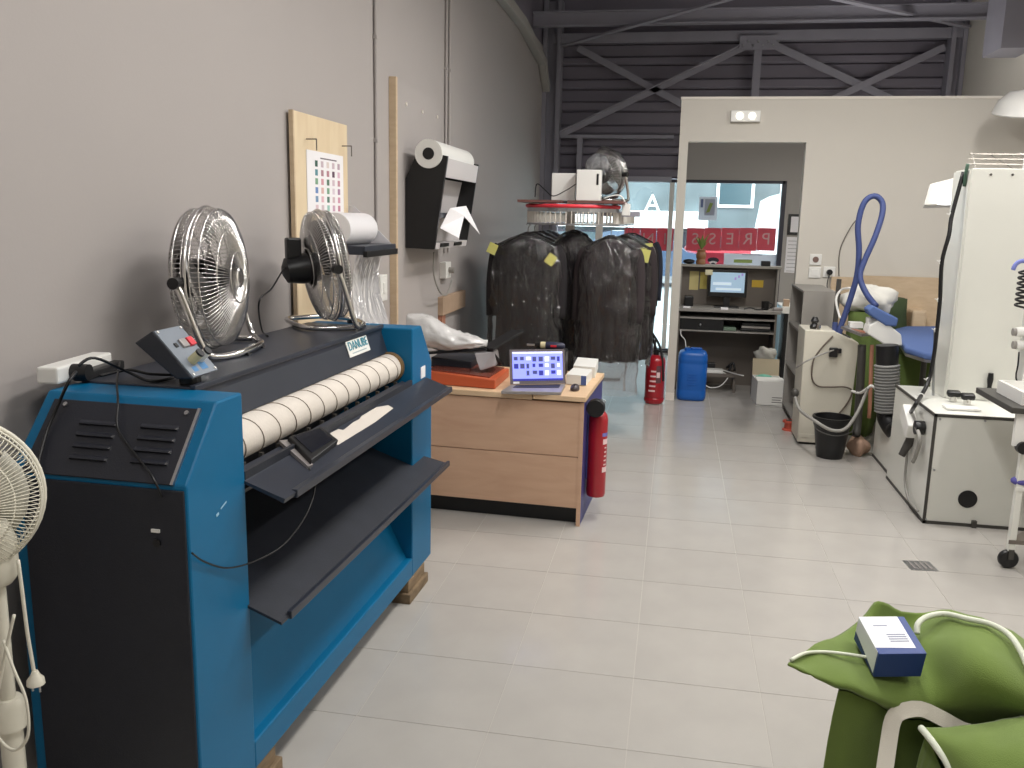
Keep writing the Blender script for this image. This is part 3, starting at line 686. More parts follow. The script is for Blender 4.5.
# ================================================================== fans
def fan(name, label, c, R, heading, mgr, mmot, mblade, tilt=0, dome=.075, nw=72, stand='floor', zb=0, depth=.1, mring=None, mot=1.0, wire=.0016):
    """c: centre of the head, heading: direction it blows (radians from +X)"""
    r = thing(name, label, 'fan', (c.x, c.y, zb))
    H = Matrix.Translation(c) @ Matrix.Rotation(heading, 4, 'Z') @ Matrix.Rotation(-tilt, 4, 'Y')
    for nm, s in (('front_grille', 1), ('rear_grille', -1)):
        mb = MB(H)
        for k in range(nw):
            a = 2*PI*k/nw; ca, sa = math.cos(a), math.sin(a); pts = []
            for t in (0, .45, .8, .95, 1.0):
                rr = .035+(R-.035)*t; h = depth*.5+dome*(1-t**2.4) if t < 1 else depth*.12
                pts.append((s*h, rr*ca, rr*sa))
            mb.tube(pts, wire, 4)
        for rr, h in ((R, .012), (R*.985, depth*.45), (R*.7, depth*.5+dome*.58), (R*.36, depth*.5+dome*.93)):
            mb.tube([(s*h, rr*math.cos(2*PI*i/40), rr*math.sin(2*PI*i/40)) for i in range(40)], .0024, 5, closed=True)
        mb.out(nm, mgr, r, smooth='all')
    MB(H).lathe([(.001, depth*.5+dome+.004), (.03, depth*.5+dome+.004), (.04, depth*.5+dome-.004), (.04, depth*.5+dome-.008)], (0, 0, 0), (1, 0, 0), 20).out('hub_badge', mring or mgr, r, smooth=True)
    MB(H).tube([(0, (R+.003)*math.cos(2*PI*i/48), (R+.003)*math.sin(2*PI*i/48)) for i in range(48)], .0055, 6, closed=True).out('rim', mring or mgr, r, smooth='all')
    MB(H).lathe([(.02, -.02), (.06, -.03), (.062, -.10*mot), (.05, -.16*mot), (.02, -.175*mot)], (0, 0, 0), (1, 0, 0), 20).out('motor', mmot, r, smooth=True)
    MB(H).cyl((.0, 0, 0), (.05, 0, 0), .045, .03, 18).out('blade_hub', mmot, r, smooth=True)
    for k in range(4):
        a0 = 2*PI*k/4; rows = []
        for t in range(6):
            rr = .04+(R*.86-.04)*t/5; wd = .5+.25*t/5; row = []
            for q in range(5):
                a = a0+wd*(q-2)/2*(1.0); row.append(((q-2)*.014, rr*math.cos(a), rr*math.sin(a)))
            rows.append(row)
        MB(H).grid(rows).out('blade', mblade, r, smooth='all', solid=.002)
    if stand == 'floor':
        G = Matrix.Translation((c.x, c.y, 0)) @ Matrix.Rotation(heading, 4, 'Z'); zz = zb+.012
        pts = [(-.02, R+.02, c.z), (.0, R+.022, c.z-.05), (.05, R+.01, zz+.03), (.08, R-.02, zz), (.13, R*.4, zz), (.13, -R*.4, zz), (.08, -R+.02, zz), (.05, -R-.01, zz+.03), (.0, -R-.022, c.z-.05), (-.02, -R-.02, c.z)]
        pts = [Vector(p) for p in pts]
        MB(G).tube(pts, .011, 8, smooth=5).out('stand', m_chrome, r, smooth='all')
        pts = [(.06, R-.01, zz), (-.05, R-.03, zz), (-.13, R*.6, zz), (-.13, -R*.6, zz), (-.05, -R+.03, zz), (.06, -R+.01, zz)]
        MB(G).tube([Vector(p) for p in pts], .011, 8, smooth=5).out('stand', m_chrome, r, smooth='all')
        for s in (-1, 1):
            MB(G).cyl((-.02, s*(R+.0), c.z), (-.02, s*(R+.045), c.z), .018, n=12).out('pivot_knob', m_plasblk, r, smooth=True)
            MB(G).cyl((.13, s*R*.35-.012, zz-.012), (.13, s*R*.35+.012, zz-.012), .014, n=10).out('rubber_foot', m_rub, r)
    return r, H
m_fchrome = M('fan_wire_chrome', (226, 224, 222), .2, metal=1)
m_fblade = M('fan_blade', (150, 148, 146), .3, metal=.9)
ztop = ZT_
c1 = at(211, 273, Y=2.66); c1.z = ztop+.24
f1, H1 = fan('chrome_fan', 'large chrome floor fan beside the control box, facing the roller', c1, .226, .17, m_fchrome, m_plasblk, m_fblade, .03, dome=.05, nw=96, zb=ztop, depth=.09, mot=.55)
c2 = at(325, 264, Y=3.42); c2.z = ztop+.245
f2, H2 = fan('chrome_fan', 'chrome fan with black motor at the far end of the blue machine', c2, .222, .66, m_fchrome, m_plasblk, m_fblade, .12, dome=.035, nw=110, zb=ztop, depth=.075)
q = H2 @ Vector((-.13, 0, 0))
MB().obox(tuple(q+Vector((.0, .0, .085))), (.06, .05, .085), (0, 0, .66)).out('oscillator_box', m_plasblk, f2, bevel=.008)
cable('fan_cable', 'thin dark fan cable drooping behind the two chrome fans', [q, at(285, 268, Y=3.3), at(272, 288, Y=3.1), at(259, 302, Y=2.95), at(262, 330, z=z9), at(268, 336, z=z9)], .0035, m_plasblk)
# white pedestal fan at the left edge
c3 = at(-50, 499, Y=1.52); 
m_fw = M('fan_white', (226, 222, 206), .45)
f3, H3 = fan('pedestal_fan', 'white pedestal fan cut off at the left edge of the picture', c3, .172, -.9, m_fw, m_fw, M('fan_blade_white', (216, 214, 202), .4), .0, dome=.04, nw=110, wire=.0011, stand='', zb=0, depth=.085, mring=m_fw)
px_, py_ = at(5, 640, Y=1.55).x-.015, 1.56
MB().cyl((px_, py_, .04), (px_, py_, c3.z-.17), .016, n=14).out('pole', m_fw, f3, smooth=True)
MB().cyl((px_, py_, .04), (px_, py_, .52), .024, n=14).out('lower_pole', m_fw, f3, smooth=True)
MB().lathe([(.024, 0), (.036, .005), (.036, .06), (.026, .075)], (px_, py_, .50), n=16).out('height_collar', m_fw, f3, smooth=True)
MB().lathe([(.03, 0), (.045, .02), (.045, .10), (.03, .14)], (px_, py_, c3.z-.20), n=16).out('neck', m_fw, f3, smooth=True)
MB().lathe([(.2, 0), (.2, .012), (.16, .03), (.04, .045), (.03, .06)], (px_, py_, 0), n=32).out('base', m_fw, f3, smooth=True)
yy = 1.56
pl = at(36, 684, Y=yy)
MB().tube([at(18, 560, Y=yy), at(22, 590, Y=yy), at(27, 630, Y=yy), at(32, 660, Y=yy), at(34, 672, Y=yy)], .004, 6, smooth=4).out('cord', m_fw, f3, smooth='all')
MB().tube([at(3, 640, Y=1.50), at(14, 670, Y=1.49), at(26, 700, Y=1.49), at(28, 735, Y=1.49), at(16, 750, Y=1.49), at(2, 742, Y=1.50), at(-6, 720, Y=1.5), at(4, 660, Y=1.5), at(14, 615, Y=1.5)], .0035, 6, smooth=6).out('cord', m_fw, f3, smooth='all')
mb = MB().lathe([(.006, .032), (.010, .022), (.018, .012), (.019, 0)], tuple(pl), (0, 0, 1), 12)
pg = mb.out('plug', m_fw, f3, smooth=True)
for s in (-1, 1): MB().cyl(pl+Vector((s*.009, 0, 0)), pl+Vector((s*.009, 0, -.018)), .0022, n=8).out('plug_pin', m_alu, pg)

# ================================================================== left wall: boards, dispensers, conduits
xw = XW
b1 = thing('pine_board', 'tall pale pine board on the left wall behind the second chrome fan', 'board', (xw+.012, 4.1, 1.12))
ya, yb_ = at(293, 112, X=xw+.03).y, at(347, 123, X=xw+.03).y; zt1 = at(318, 117, X=xw+.03).z
MB().box(xw+.014, xw+.03, ya, yb_, 1.12, zt1).out('panel', m_pine, b1, bevel=.002)
for zz in (1.25, 1.9): MB().box(xw, xw+.014, ya+.05, yb_-.05, zz, zz+.04).out('batten', m_ply, b1)
MB().box(xw+.014, xw+.034, ya-.012, ya, 1.12, zt1).out('edge_strip', m_ply, b1)
for px1, py1 in ((306, 139), (342, 146)):
    p = at(px1, py1, X=xw+.035)
    MB().tube([p, p+Vector((.05, 0, .0)), p+Vector((.05, 0, 0)), p+Vector((.05, .0, -.05))], .003, 5).out('hook', m_wire, b1)
pc = [at(306.5, 147, X=xw+.034), at(343, 157.5, X=xw+.034), at(345, 213, X=xw+.034), at(311, 207, X=xw+.034)]
ch = thing('chart_sheet', 'white chart with a grid of small coloured swatches on the pine board', 'chart', tuple(pc[3]))
y0, y1, z0, z1 = pc[0].y, pc[1].y, min(pc[2].z, pc[3].z), max(pc[0].z, pc[1].z)-.01
MB().box(xw+.031, xw+.034, y0, y1, z0, z1).out('sheet', m_paper, ch)
sc = [[(52, 90, 78), (196, 178, 186), (214, 200, 196), (200, 180, 190), (182, 160, 172)], [(90, 140, 150), (170, 130, 140), (178, 130, 140), (96, 70, 86), (214, 180, 196)],
      [(120, 160, 130), (204, 150, 160), (90, 120, 100), (206, 186, 196), (190, 140, 152)], [(110, 140, 190), (214, 176, 170), (120, 160, 132), (214, 200, 210), (170, 130, 160)],
      [(120, 150, 180), (220, 180, 190), (90, 124, 110), (206, 184, 190), (206, 150, 172)], [(214, 190, 196), (206, 190, 196), (150, 190, 180), (196, 160, 180), (190, 130, 150)]]
for i in range(6):
    for j in range(5):
        yc = y0+(y1-y0)*(.24+.155*j); zc_ = z1-(z1-z0)*(.2+.145*i)
        MB().box(xw+.034, xw+.0348, yc-.015, yc+.015, zc_-.014, zc_+.014).out('swatch', M('swatch', sc[i][j], .8), ch)
MB().box(xw+.034, xw+.0348, y0+(y1-y0)*.35, y0+(y1-y0)*.8, z1-.032, z1-.026).out('title_line', M('ink', (120, 110, 120), .8), ch)
# film roll on a wall tray
Y0, Y1 = 3.92, at(396, 248, X=-1.42).y
tr = thing('film_roll_tray', 'dark wall tray with a thick roll of clear film beside the chart board', 'dispenser', (-1.55, (Y0+Y1)/2, 1.45))
zt = at(396, 246, X=-1.42).z
MB().box(xw+.036, -1.42, Y0, Y1, zt-.03, zt+.012).out('tray', m_dark, tr, bevel=.004)
MB().box(-1.43, -1.41, Y0, Y1, zt-.04, zt-.012).out('tray_edge', m_plasblk, tr)
MB().prism([(xw+.036, zt+.012), (-1.44, zt+.012), (xw+.06, zt+.2), (xw+.036, zt+.2)], 'y', Y1-.02, Y1-.01).out('bracket', m_film2, tr)
MB().cyl((-1.575, Y0+.02, zt+.085), (-1.575, Y1-.06, zt+.085), .078, n=32).out('film_roll', M('film_roll', (232, 230, 232), .35), tr, smooth=True)
MB().cyl((-1.575, Y0-.0, zt+.085), (-1.575, Y1-.03, zt+.085), .022, n=14).out('roll_core', m_card, tr, smooth=True)
MB().grid([[(-1.50-.03*math.sin(4*v)+.02*u, Y0+.10+.072*i+.02*math.sin(i*2+v*5), zt-.02-.42*v) for i, u in enumerate([0, 1, 0, 1, .3, .9])] for v in [k/7 for k in range(8)]]).out('hanging_film', m_film2, tr, smooth='all')
# grey panel with wooden edge
b2 = thing('backing_board', 'tall grey-painted panel with wooden edge on the left wall', 'panel', (xw+.02, 5.7, .9))
ya, yb_ = at(397, 80, X=xw+.04).y, at(438.5, 98, X=xw+.04).y; zt2 = at(415, 88, X=xw+.04).z
MB().box(xw+.022, xw+.04, ya, yb_, .88, zt2).out('board', m_wall, b2)
for zz in (1.1, 2.2): MB().box(xw, xw+.022, ya+.05, yb_-.05, zz, zz+.05).out('batten', m_ply, b2)
MB().box(xw+.0, xw+.044, ya-.032, ya, .88, zt2+.01).out('wooden_edge', m_ply, b2, bevel=.002)
for c in ((406, 104), (422, 112), (437, 117)):
    p = at(*c, X=xw+.041); MB().cyl(p, p+Vector((.006, 0, 0)), .012, n=8).out('screw_cap', m_trim, b2)
# packaging dispenser with black side
YD = 5.30
pl_ = [at(*c, Y=YD) for c in ((404, 178), (418, 150), (447.5, 156), (434, 249.5), (405, 248))]
pl_[0].x = max(pl_[0].x, xw+.045); pl_[4].x = max(pl_[4].x, xw+.045)
YE = at(479, 167, X=pl_[2].x).y
dd = thing('packaging_dispenser', 'black-sided white garment bag dispenser with a roll on top, fixed to the wall panel', 'dispenser', (-1.55, (YD+YE)/2, pl_[3].z))
MB().hull([p for p in pl_], [p+Vector((0, .03, 0)) for p in pl_]).out('side_plate', m_plasblk, dd, bevel=.003)
MB().hull([p+Vector((0, YE-YD-.015, 0)) for p in pl_], [p+Vector((0, YE-YD, 0)) for p in pl_]).out('side_plate', m_plasblk, dd)
fx0 = pl_[2]; fx1 = pl_[3]; fd = fx1-fx0
def dface(t, off=0): return fx0+fd*t+Vector((-off, 0, 0))
ye, ys = YE-.015, YD+.03
def dslab(nm, t0, t1, o0, o1, mat, th=.012): 
    a, b = dface(t0, o0), dface(t1, o1); v = Vector((-th, 0, 0))
    return MB().hull([Vector((p.x, ys, p.z)) for p in (a, b, b+v, a+v)], [Vector((p.x, ye, p.z)) for p in (a, b, b+v, a+v)]).out(nm, mat, dd)
m_dispw = M('dispenser_white', (200, 196, 196), .5)
dslab('top_cover', .02, .22, .0, .0, m_dispw); dslab('recess_back', .22, .60, .10, .12, m_dispw); dslab('recess_shelf', .60, .66, .0, .0, m_dark, .10)
dslab('lower_back', .66, 1.0, .06, .06, m_dispw); dslab('bottom_tray', .93, 1.0, .0, .0, m_dispw, .05)
for k in range(2): MB().box(dface(.94).x-.01, dface(.94).x+.006, ys+.1+.35*k, ys+.3+.35*k, dface(.98).z, dface(.94).z).out('slot', m_plasblk, dd)
rcx, rcz = at(430, 154, Y=YD+.02).x-.0, at(430, 154, Y=YD+.02).z
rl = MB().cyl((rcx, YD-.016, rcz), (rcx, YE-.03, rcz), .086, n=36).out('bag_roll', m_white, dd, smooth=True)
MB().cyl((rcx, YD-.019, rcz), (rcx, YD-.01, rcz), .036, n=20).out('roll_core', m_plasblk, rl)
a, b, c, d = at(441, 208, Y=YD+.15), at(466, 206, Y=YD+.5), at(471, 232, Y=YD+.55), at(452, 237, Y=YD+.2)
e = at(455, 215, Y=YD+.3)
MB().add([at(440, 228, Y=YD+.10), at(447, 208, Y=YD+.15)+Vector((.02, 0, 0)), at(466, 206, Y=YD+.5), at(471, 234, Y=YD+.5)+Vector((.06, 0, 0)), at(455, 216, Y=YD+.3)+Vector((.06, 0, 0)), at(451, 238, Y=YD+.12)+Vector((.05, 0, 0))], [(0, 1, 4, 5), (1, 2, 3, 4)]).out('bag_end', m_paper, dd, solid=.003)
# conduits, boxes
def conduit(label, pxs, ztop_, zbot, dy=0):
    y = at(*pxs, X=xw+.012).y+dy
    r = thing('conduit', label, 'conduit', (xw+.012, y, zbot), 0, 'wall conduits')
    MB().cyl((xw+.012, y, zbot), (xw+.012, y, ztop_), .010, n=10).out('pipe', m_wall, r, smooth=True)
    for z in [zbot+.2+.55*k for k in range(int((ztop_-zbot)/.55))]: MB().box(xw, xw+.024, y-.014, y+.014, z, z+.02).out('clip', m_wall, r)
    return y
y1_ = conduit('thin painted conduit running down the wall left of the grey panel', (376, 100), ZT-.06, 1.3)
y2_ = conduit('painted conduit nearer the camera above the bag dispenser', (446, 100), ZT-.06, 1.38)
conduit('painted conduit just behind its twin above the bag dispenser', (449.5, 100), ZT-.06, 1.38)
p = at(381, 288, X=xw+.03)
sbx = thing('socket_box', 'white double socket box on the wall under the film tray', 'socket', (xw+.02, p.y, p.z-.09))
MB().box(xw, xw+.05, p.y-.06, p.y+.06, p.z-.075, p.z+.075).out('box', m_white, sbx, bevel=.005)
MB().box(xw+.05, xw+.056, p.y-.02, p.y+.02, p.z-.03, p.z+.03).out('cover', m_white, sbx)
cable('wall_cable', 'thin black cable hanging from the white socket box on the wall', [Vector((xw+.03, p.y+.02, p.z-.07)), Vector((xw+.03, p.y+.03, p.z-.15)), Vector((xw+.03, p.y+.02, p.z-.26))], .004, m_plasblk, 4)
p = at(449, 270, X=xw+.05)
sbx = thing('socket_box', 'small grey-white socket box with plug below the bag dispenser', 'socket', (xw+.02, p.y, p.z-.08))
MB().box(xw, xw+.05, p.y-.08, p.y+.06, p.z-.06, p.z+.06).out('box', m_white, sbx, bevel=.005)
MB().cyl((xw+.05, p.y+.0, p.z), (xw+.09, p.y+.0, p.z), .022, n=12).out('plug', m_grey, sbx)
cable('wall_cable', 'grey cable looping under the bag dispenser to its socket box', [at(434, 252, Y=5.6), at(434, 275, Y=5.65), at(440, 292, Y=5.8), at(447, 294, X=xw+.08), at(452, 280, X=xw+.09)], .006, m_grey_cable)
a, b = at(441, 293, X=xw+.04), at(466, 315, X=xw+.04)
nb = thing('cardboard_note', 'small brown cardboard piece with a post below the socket box on the wall', 'cardboard', (xw+.02, a.y, b.z-.1))
zm = at(453, 303, X=xw+.04).z
MB().box(xw, xw+.04, a.y+.06, b.y-.02, zm-.068, zm+.068).out('panel', m_card, nb, bevel=.003)
MB().box(xw, xw+.03, a.y+.07, a.y+.17, zm-.4, zm-.068).out('lower_strip', m_rust, nb)
# ================================================================== wooden desk and what lies on it
dk_ = thing('wooden_desk', 'low beech desk with two-board front and dark blue side panel', 'desk', (-.437, 4.552, 0), -.045)
W = LM(dk_); DZ = .72
MB(W).box(-1.19, -.018, .0, .018, .10, .385).out('front_board', m_wood, dk_, bevel=.002)
MB(W).box(-1.19, -.018, .0, .018, .389, .685).out('front_board', m_wood, dk_, bevel=.002)
MB(W).box(-1.19, -.28, -.012, .80, .69, DZ).out('top', m_woodtop, dk_, bevel=.003)
MB(W).box(-.275, .012, -.02, .76, .697, DZ+.004).out('top_leaf', m_woodtop, dk_, bevel=.003)
MB(W).box(-.018, 0, .0, .78, 0, .69).out('side_panel', m_purple, dk_)
MB(W).box(-.02, .002, -.004, .004, 0, .69).out('side_edge', m_wood, dk_)
MB(W).box(-1.19, -1.17, .0, .78, 0, .69).out('side_panel', m_wood, dk_)
MB(W).box(-1.17, -.018, .06, .075, 0, .10).out('plinth', m_plasblk, dk_)
MB(W).box(-1.17, -.018, .76, .78, .10, .69).out('back_panel', m_wood, dk_)
# orange sealer with clear bag
ot = thing('orange_machine', 'flat orange-edged bag sealer at the left end of the wooden desk', 'sealer', tuple(at(465, 380, z=DZ)))
c = [at(424, 383.5, z=DZ), at(495, 389.5, z=DZ), at(509, 377, z=DZ)]
c.append(c[0]+(c[2]-c[1])); up = Vector((0, 0, 1))
MB().hull([p+up*.001 for p in c], [c[0]+up*.075, c[1]+up*.052, c[2]+up*.052, c[3]+up*.075]).out('base', m_orange, ot, bevel=.006)
ci = [c[0].lerp(c[2], .06), c[1].lerp(c[3], .1), c[2].lerp(c[0], .06), c[3].lerp(c[1], .1)]
MB().hull([p+up*h for p, h in zip(ci, (.07, .05, .05, .07))], [p+up*h for p, h in zip(ci, (.083, .06, .06, .083))]).out('top_plate', M('brown_plate', (120, 64, 52), .25), ot)
m1, m2 = c[0].lerp(c[3], .5)+up*.075, c[1].lerp(c[2], .5)+up*.05
MB().hull([c[0].lerp(c[3], .35)+up*.07, m1.lerp(m2, .55), c[3].lerp(c[2], .55)+up*.07, c[3]+up*.07], [c[0].lerp(c[3], .35)+up*.13, m1.lerp(m2, .55)+up*.05, c[3].lerp(c[2], .55)+up*.12, c[3]+up*.13]).out('rear_housing', m_darkm, ot, bevel=.006)
a, b, d = at(424, 353, Y=4.78), at(487, 349, Y=4.78), at(518, 331, Y=5.05)
MB().bar(a, b, .06, .012).bar(b, d, .09, .014).out('lid_arm', m_plasblk, ot, bevel=.003)
MB().bar(at(489, 350, Y=4.8), at(500, 364, Y=4.86), .05, .012).out('lid_strut', m_plasblk, ot)
# clear bag bundle on the sealer arm
pb = thing('plastic_bag_bundle', 'shiny silver-white bundle of clear plastic bags on the orange sealer', 'plastic bags', tuple(at(450, 352, Y=4.80)))
cc = [at(408, 332, Y=4.80), at(428, 333, Y=4.80), at(450, 341, Y=4.80), at(472, 344, Y=4.80), at(487, 345, Y=4.80)]
rw = [(.07, .10), (.10, .105), (.10, .075), (.085, .045), (.035, .03)]
cc2 = catmull(cc, 7); rw2 = catmull([Vector((a_, b_, 0)) for a_, b_ in rw], 7); rows = []
for i, (p, w_) in enumerate(zip(cc2, rw2)):
    row = []
    for k in range(36):
        th = 2*PI*k/36; d = Vector((0, math.cos(th), math.sin(th)))
        nz = abs(noise.noise(Vector((p.x*9, math.cos(th)*1.6, math.sin(th)*1.6))))*.028+abs(noise.noise(Vector((p.x*22+4, math.cos(th)*3, math.sin(th)*3))))*.014
        row.append(p+Vector((0, w_.x*d.y, w_.y*d.z+.01))-d*nz)
    rows.append(row)
mb = MB().grid(rows, closed=True); n = len(rows); mb.f += [list(range(36))[::-1], list(range((n-1)*36, n*36))]
mb.out('bundle', m_bag, pb, smooth='all')
q = [at(474, 353, Y=4.74), at(494, 352, Y=4.78), at(496, 366, Y=4.8), at(480, 371, Y=4.74)]
MB().hull([p for p in q], [p+Vector((0, .12, 0)) for p in q]).out('folded_end', m_film2, pb, bevel=.008)
# laptop
hl, hr = at(510.5, 386, z=DZ+.016), at(565.5, 385, z=DZ+.016); fl, frt = at(501, 394, z=DZ+.004), at(561, 395.5, z=DZ+.004)
lpt = thing('laptop', 'open silver laptop showing a blue picture grid on the wooden desk', 'laptop', tuple((hl+hr+fl+frt)/4-Vector((0, 0, .01))))
MB().hull([Vector((p.x, p.y, DZ+.005)) for p in (fl, frt, hr, hl)], [Vector((p.x, p.y, DZ+.022)) for p in (fl, frt, hr, hl)]).out('base', m_silver, lpt, bevel=.002)
def kb(u, v): 
    p = fl.lerp(frt, u).lerp(hl.lerp(hr, u), v); return Vector((p.x, p.y, DZ+.0225))
MB().hull([kb(.12, .5), kb(.92, .5), kb(.92, .92), kb(.12, .92)], [kb(.12, .5)+up*.002, kb(.92, .5)+up*.002, kb(.92, .92)+up*.002, kb(.12, .92)+up*.002]).out('keyboard', m_plasblk, lpt)
sx = (hr-hl).normalized(); sw = (hr-hl).length; back = Vector((-sx.y, sx.x, 0)); sv = (up*.97+back*.24).normalized(); sn = sx.cross(sv)
tl = atp(511, 351, hl, sn); sh_ = (tl-hl).dot(sv); o_ = hl+up*.008
def scr(u, v, d=0): return o_+sx*(u*sw)+sv*(v*sh_)+sn*d
def sbox(nm, u0, u1, v0, v1, d0, d1, mat, par=lpt): return MB().hull([scr(u0, v0, d0), scr(u1, v0, d0), scr(u1, v1, d0), scr(u0, v1, d0)], [scr(u0, v0, d1), scr(u1, v0, d1), scr(u1, v1, d1), scr(u0, v1, d1)]).out(nm, mat, par)
ld_ = sbox('lid', 0, 1, 0, 1, -.008, 0, M('laptop_lid', (110, 102, 106), .4))
def emat(nm, col, e): return M(nm, col, .4, emit=e)
e_blue = emat('screen_blue', (140, 150, 250), .9); e_dk = emat('screen_dark', (70, 74, 130), .5); e_wh = emat('screen_white', (214, 218, 255), .95); e_bar = emat('screen_bar', (50, 54, 150), .6)
ls = sbox('screen', .045, .955, .1, .93, 0, .0012, e_blue, ld_)
random.seed(3)
sbox('screen_bar', .045, .955, .1, .16, .0012, .0016, e_bar, ld_); sbox('screen_bar', .045, .955, .88, .93, .0012, .0016, e_wh, ld_)
for r_ in range(3):
    for k in range(8):
        u = .07+.112*k; v = .25+.2*r_
        if r_ == 0 and k in (0, 1): continue
        sbox('screen_thumbnail', u, u+random.choice((.05, .07, .08)), v+random.choice((0, .04)), v+.14, .0012, .0018, random.choice((e_dk, e_wh, e_dk, e_bar)), ld_)
sbox('lid_sticker', .05, .16, .02, .08, 0, .001, m_paper, ld_)
# boxes, mouse
def pbox(label, name, cs, h, mat, cat, zb=DZ+.004, extra=None, group=None):
    b = [at(x, y, z=zb+.001) for x, y in cs]; b.append(b[0]+(b[2]-b[1]))
    r = thing(name, label, cat, tuple((b[0]+b[2])/2), 0, group)
    MB().hull(b, [p+up*h for p in b]).out('carton', mat, r, bevel=.002)
    return r, b
r1, b1_ = pbox('white carton with a blue stripe next to the laptop', 'small_carton', [(566, 384), (586, 386), (592, 379)], .058, m_white, 'box')
v = b1_[1]-b1_[0]
MB().hull([p+up*.003 for p in (b1_[0].lerp(b1_[1], .74)-Vector((0, .0015, 0)), b1_[1]-Vector((0, .0015, 0)), b1_[1], b1_[0].lerp(b1_[1], .74))], [p+up*.056 for p in (b1_[0].lerp(b1_[1], .74)-Vector((0, .0015, 0)), b1_[1]-Vector((0, .0015, 0)), b1_[1], b1_[0].lerp(b1_[1], .74))]).out('blue_stripe', M('carton_blue', (72, 92, 150), .6), r1)
pbox('longer open white carton behind the blue-striped one', 'small_carton', [(573, 376), (595, 378), (598, 369)], .065, m_white, 'box')
p = at(574.5, 391, z=DZ+.004)
ms = thing('computer_mouse', 'dark computer mouse on the right edge of the wooden desk', 'mouse', tuple(p))
MB().ell((p.x, p.y+.02, p.z+.012), (.026, .045, .024), 14, 8).out('body', M('mouse_grey', (70, 62, 66), .4), ms, smooth='all')
MB().cyl((p.x, p.y-.005, p.z+.032), (p.x, p.y+.012, p.z+.035), .004, n=8).out('wheel', m_plasblk, ms)
# black case behind the laptop carrying the screwdriver
pz = at(540, 347, Y=5.16).z
tag(MB().box(-.80, -.61, 5.10, 5.24, DZ+.006, pz-.012).out('tool_case', m_plasblk, None, bevel=.006), 'black tool case hidden behind the open laptop', 'case')
sd = thing('cordless_screwdriver', 'dark cordless screwdriver with cream collar lying behind the laptop', 'screwdriver', (-.67, 5.16, pz-.01))
a, b = at(527, 340, Y=5.16), at(562, 347, Y=5.16); a.z = b.z = pz+.012
dv = (b-a).normalized()
MB().cyl(a+dv*.0, a+dv*.05, .006, n=10).out('bit', m_alu, sd, smooth=True)
MB().cyl(a+dv*.05, a+dv*.085, .014, .02, 14).out('chuck', m_plasblk, sd, smooth=True)
MB().cyl(a+dv*.085, a+dv*.115, .021, n=14).out('collar', M('ivory', (212, 200, 160), .5), sd, smooth=True)
bo = MB().lathe([(.021, 0), (.023, .02), (.021, .06), (.02, .10), (.012, .115)], tuple(a+dv*.115), tuple(dv), 16).out('handle', M('navy_plastic', (40, 42, 66), .4), sd, smooth=True)
MB().obox(tuple(a+dv*.165+Vector((0, -.021, 0))), (.035, .004, .012)).out('red_badge', m_red2, bo)

# ================================================================== fire extinguishers
def extinguisher(label, c, z0, r_, h, kind):
    o = thing('fire_extinguisher', label, 'extinguisher', (c[0], c[1], z0))
    x, y = c
    MB().lathe([(r_*.6, 0), (r_*.92, .008), (r_, .025), (r_, h-.06), (r_*.92, h-.03), (r_*.6, h-.006), (r_*.3, h)], (x, y, z0), n=28).out('cylinder', m_red, o, smooth=True)
    return o
eb = extinguisher('slim red extinguisher with black horn mounted on the side of the desk', (-.371, 4.74), .118, .054, .50, 0)
hc = at(595.5, 409, Y=4.63)
MB().lathe([(.0, 0), (.046, 0), (.05, .01), (.05, .045), (.02, .06)], tuple(hc), (0, 1, 0), 28).out('horn', m_plasblk, eb, smooth=True)
MB().cyl((-.371, 4.74, .615), (-.371, 4.74, .64), .02, n=12).out('valve', m_alu, eb, smooth=True)
hp_ = at(602, 402, Y=4.78)
MB().tube([hp_+Vector((.02*math.cos(t*PI/5), 0, .014*math.sin(t*PI/5))) for t in range(10)], .004, 6, closed=True).out('pull_ring', m_alu, eb, smooth='all')
MB().bar(Vector((-.371, 4.75, .64)), hp_, .02, .012).out('lever', m_white, eb)
MB().box(-.428, -.415, 4.72, 4.76, .22, .60).out('wall_bracket', m_purple, eb)
mlab = M('label_pale', (226, 196, 196), .6)
def wrap(mb, cx, cy, r_, a0, a1, z0, z1, n=8):
    return mb.grid([[(cx+r_*math.cos(a0+(a1-a0)*i/n), cy+r_*math.sin(a0+(a1-a0)*i/n), z) for i in range(n+1)] for z in (z0, z1)])
wrap(MB(), -.371, 4.74, .0546, -.9, -.1, .27, .30).out('label', mlab, eb)
wrap(MB(), -.371, 4.74, .0546, -.9, -.1, .43, .46).out('label', mlab, eb)
for k in range(5): wrap(MB(), -.371, 4.74, .0546, -.75+.02*k, -.35, .31+.024*k, .318+.024*k).out('label', mlab, eb)
wrap(MB(), -.371, 4.74, .0548, -1.0, -.2, .475, .495).out('label', M('label_blue', (110, 110, 180), .6), eb)
ef = extinguisher('stout red fire extinguisher with black hose standing on the floor by the partition post', (-.125, 7.99), 0, .088, .45, 1)
ex, ey = -.125, 7.99
MB().lathe([(.085, .02), (.092, .03), (.092, .05), (.085, .06)], (ex, ey, .0), n=28).out('base_ring', m_red, ef, smooth=True)
MB().cyl((ex, ey, .445), (ex, ey, .50), .025, n=14).out('valve', m_plasblk, ef, smooth=True)
MB().bar((ex-.02, ey-.01, .50), (ex-.01, ey-.07, .60), .018, .012).out('handle', m_plasblk, ef)
MB().bar((ex, ey, .48), (ex+.10, ey, .485), .02, .012).out('lever', m_plasblk, ef)
MB().tube([(ex, ey, .49), (ex-.02, ey, .55), (ex-.06, ey, .66), (ex-.05, ey-.02, .655), (ex+.01, ey-.03, .57), (ex+.04, ey-.04, .50), (ex+.06, ey-.06, .40), (ex+.075, ey-.05, .22)], .011, 8, smooth=6).out('hose', m_rub, ef, smooth='all')
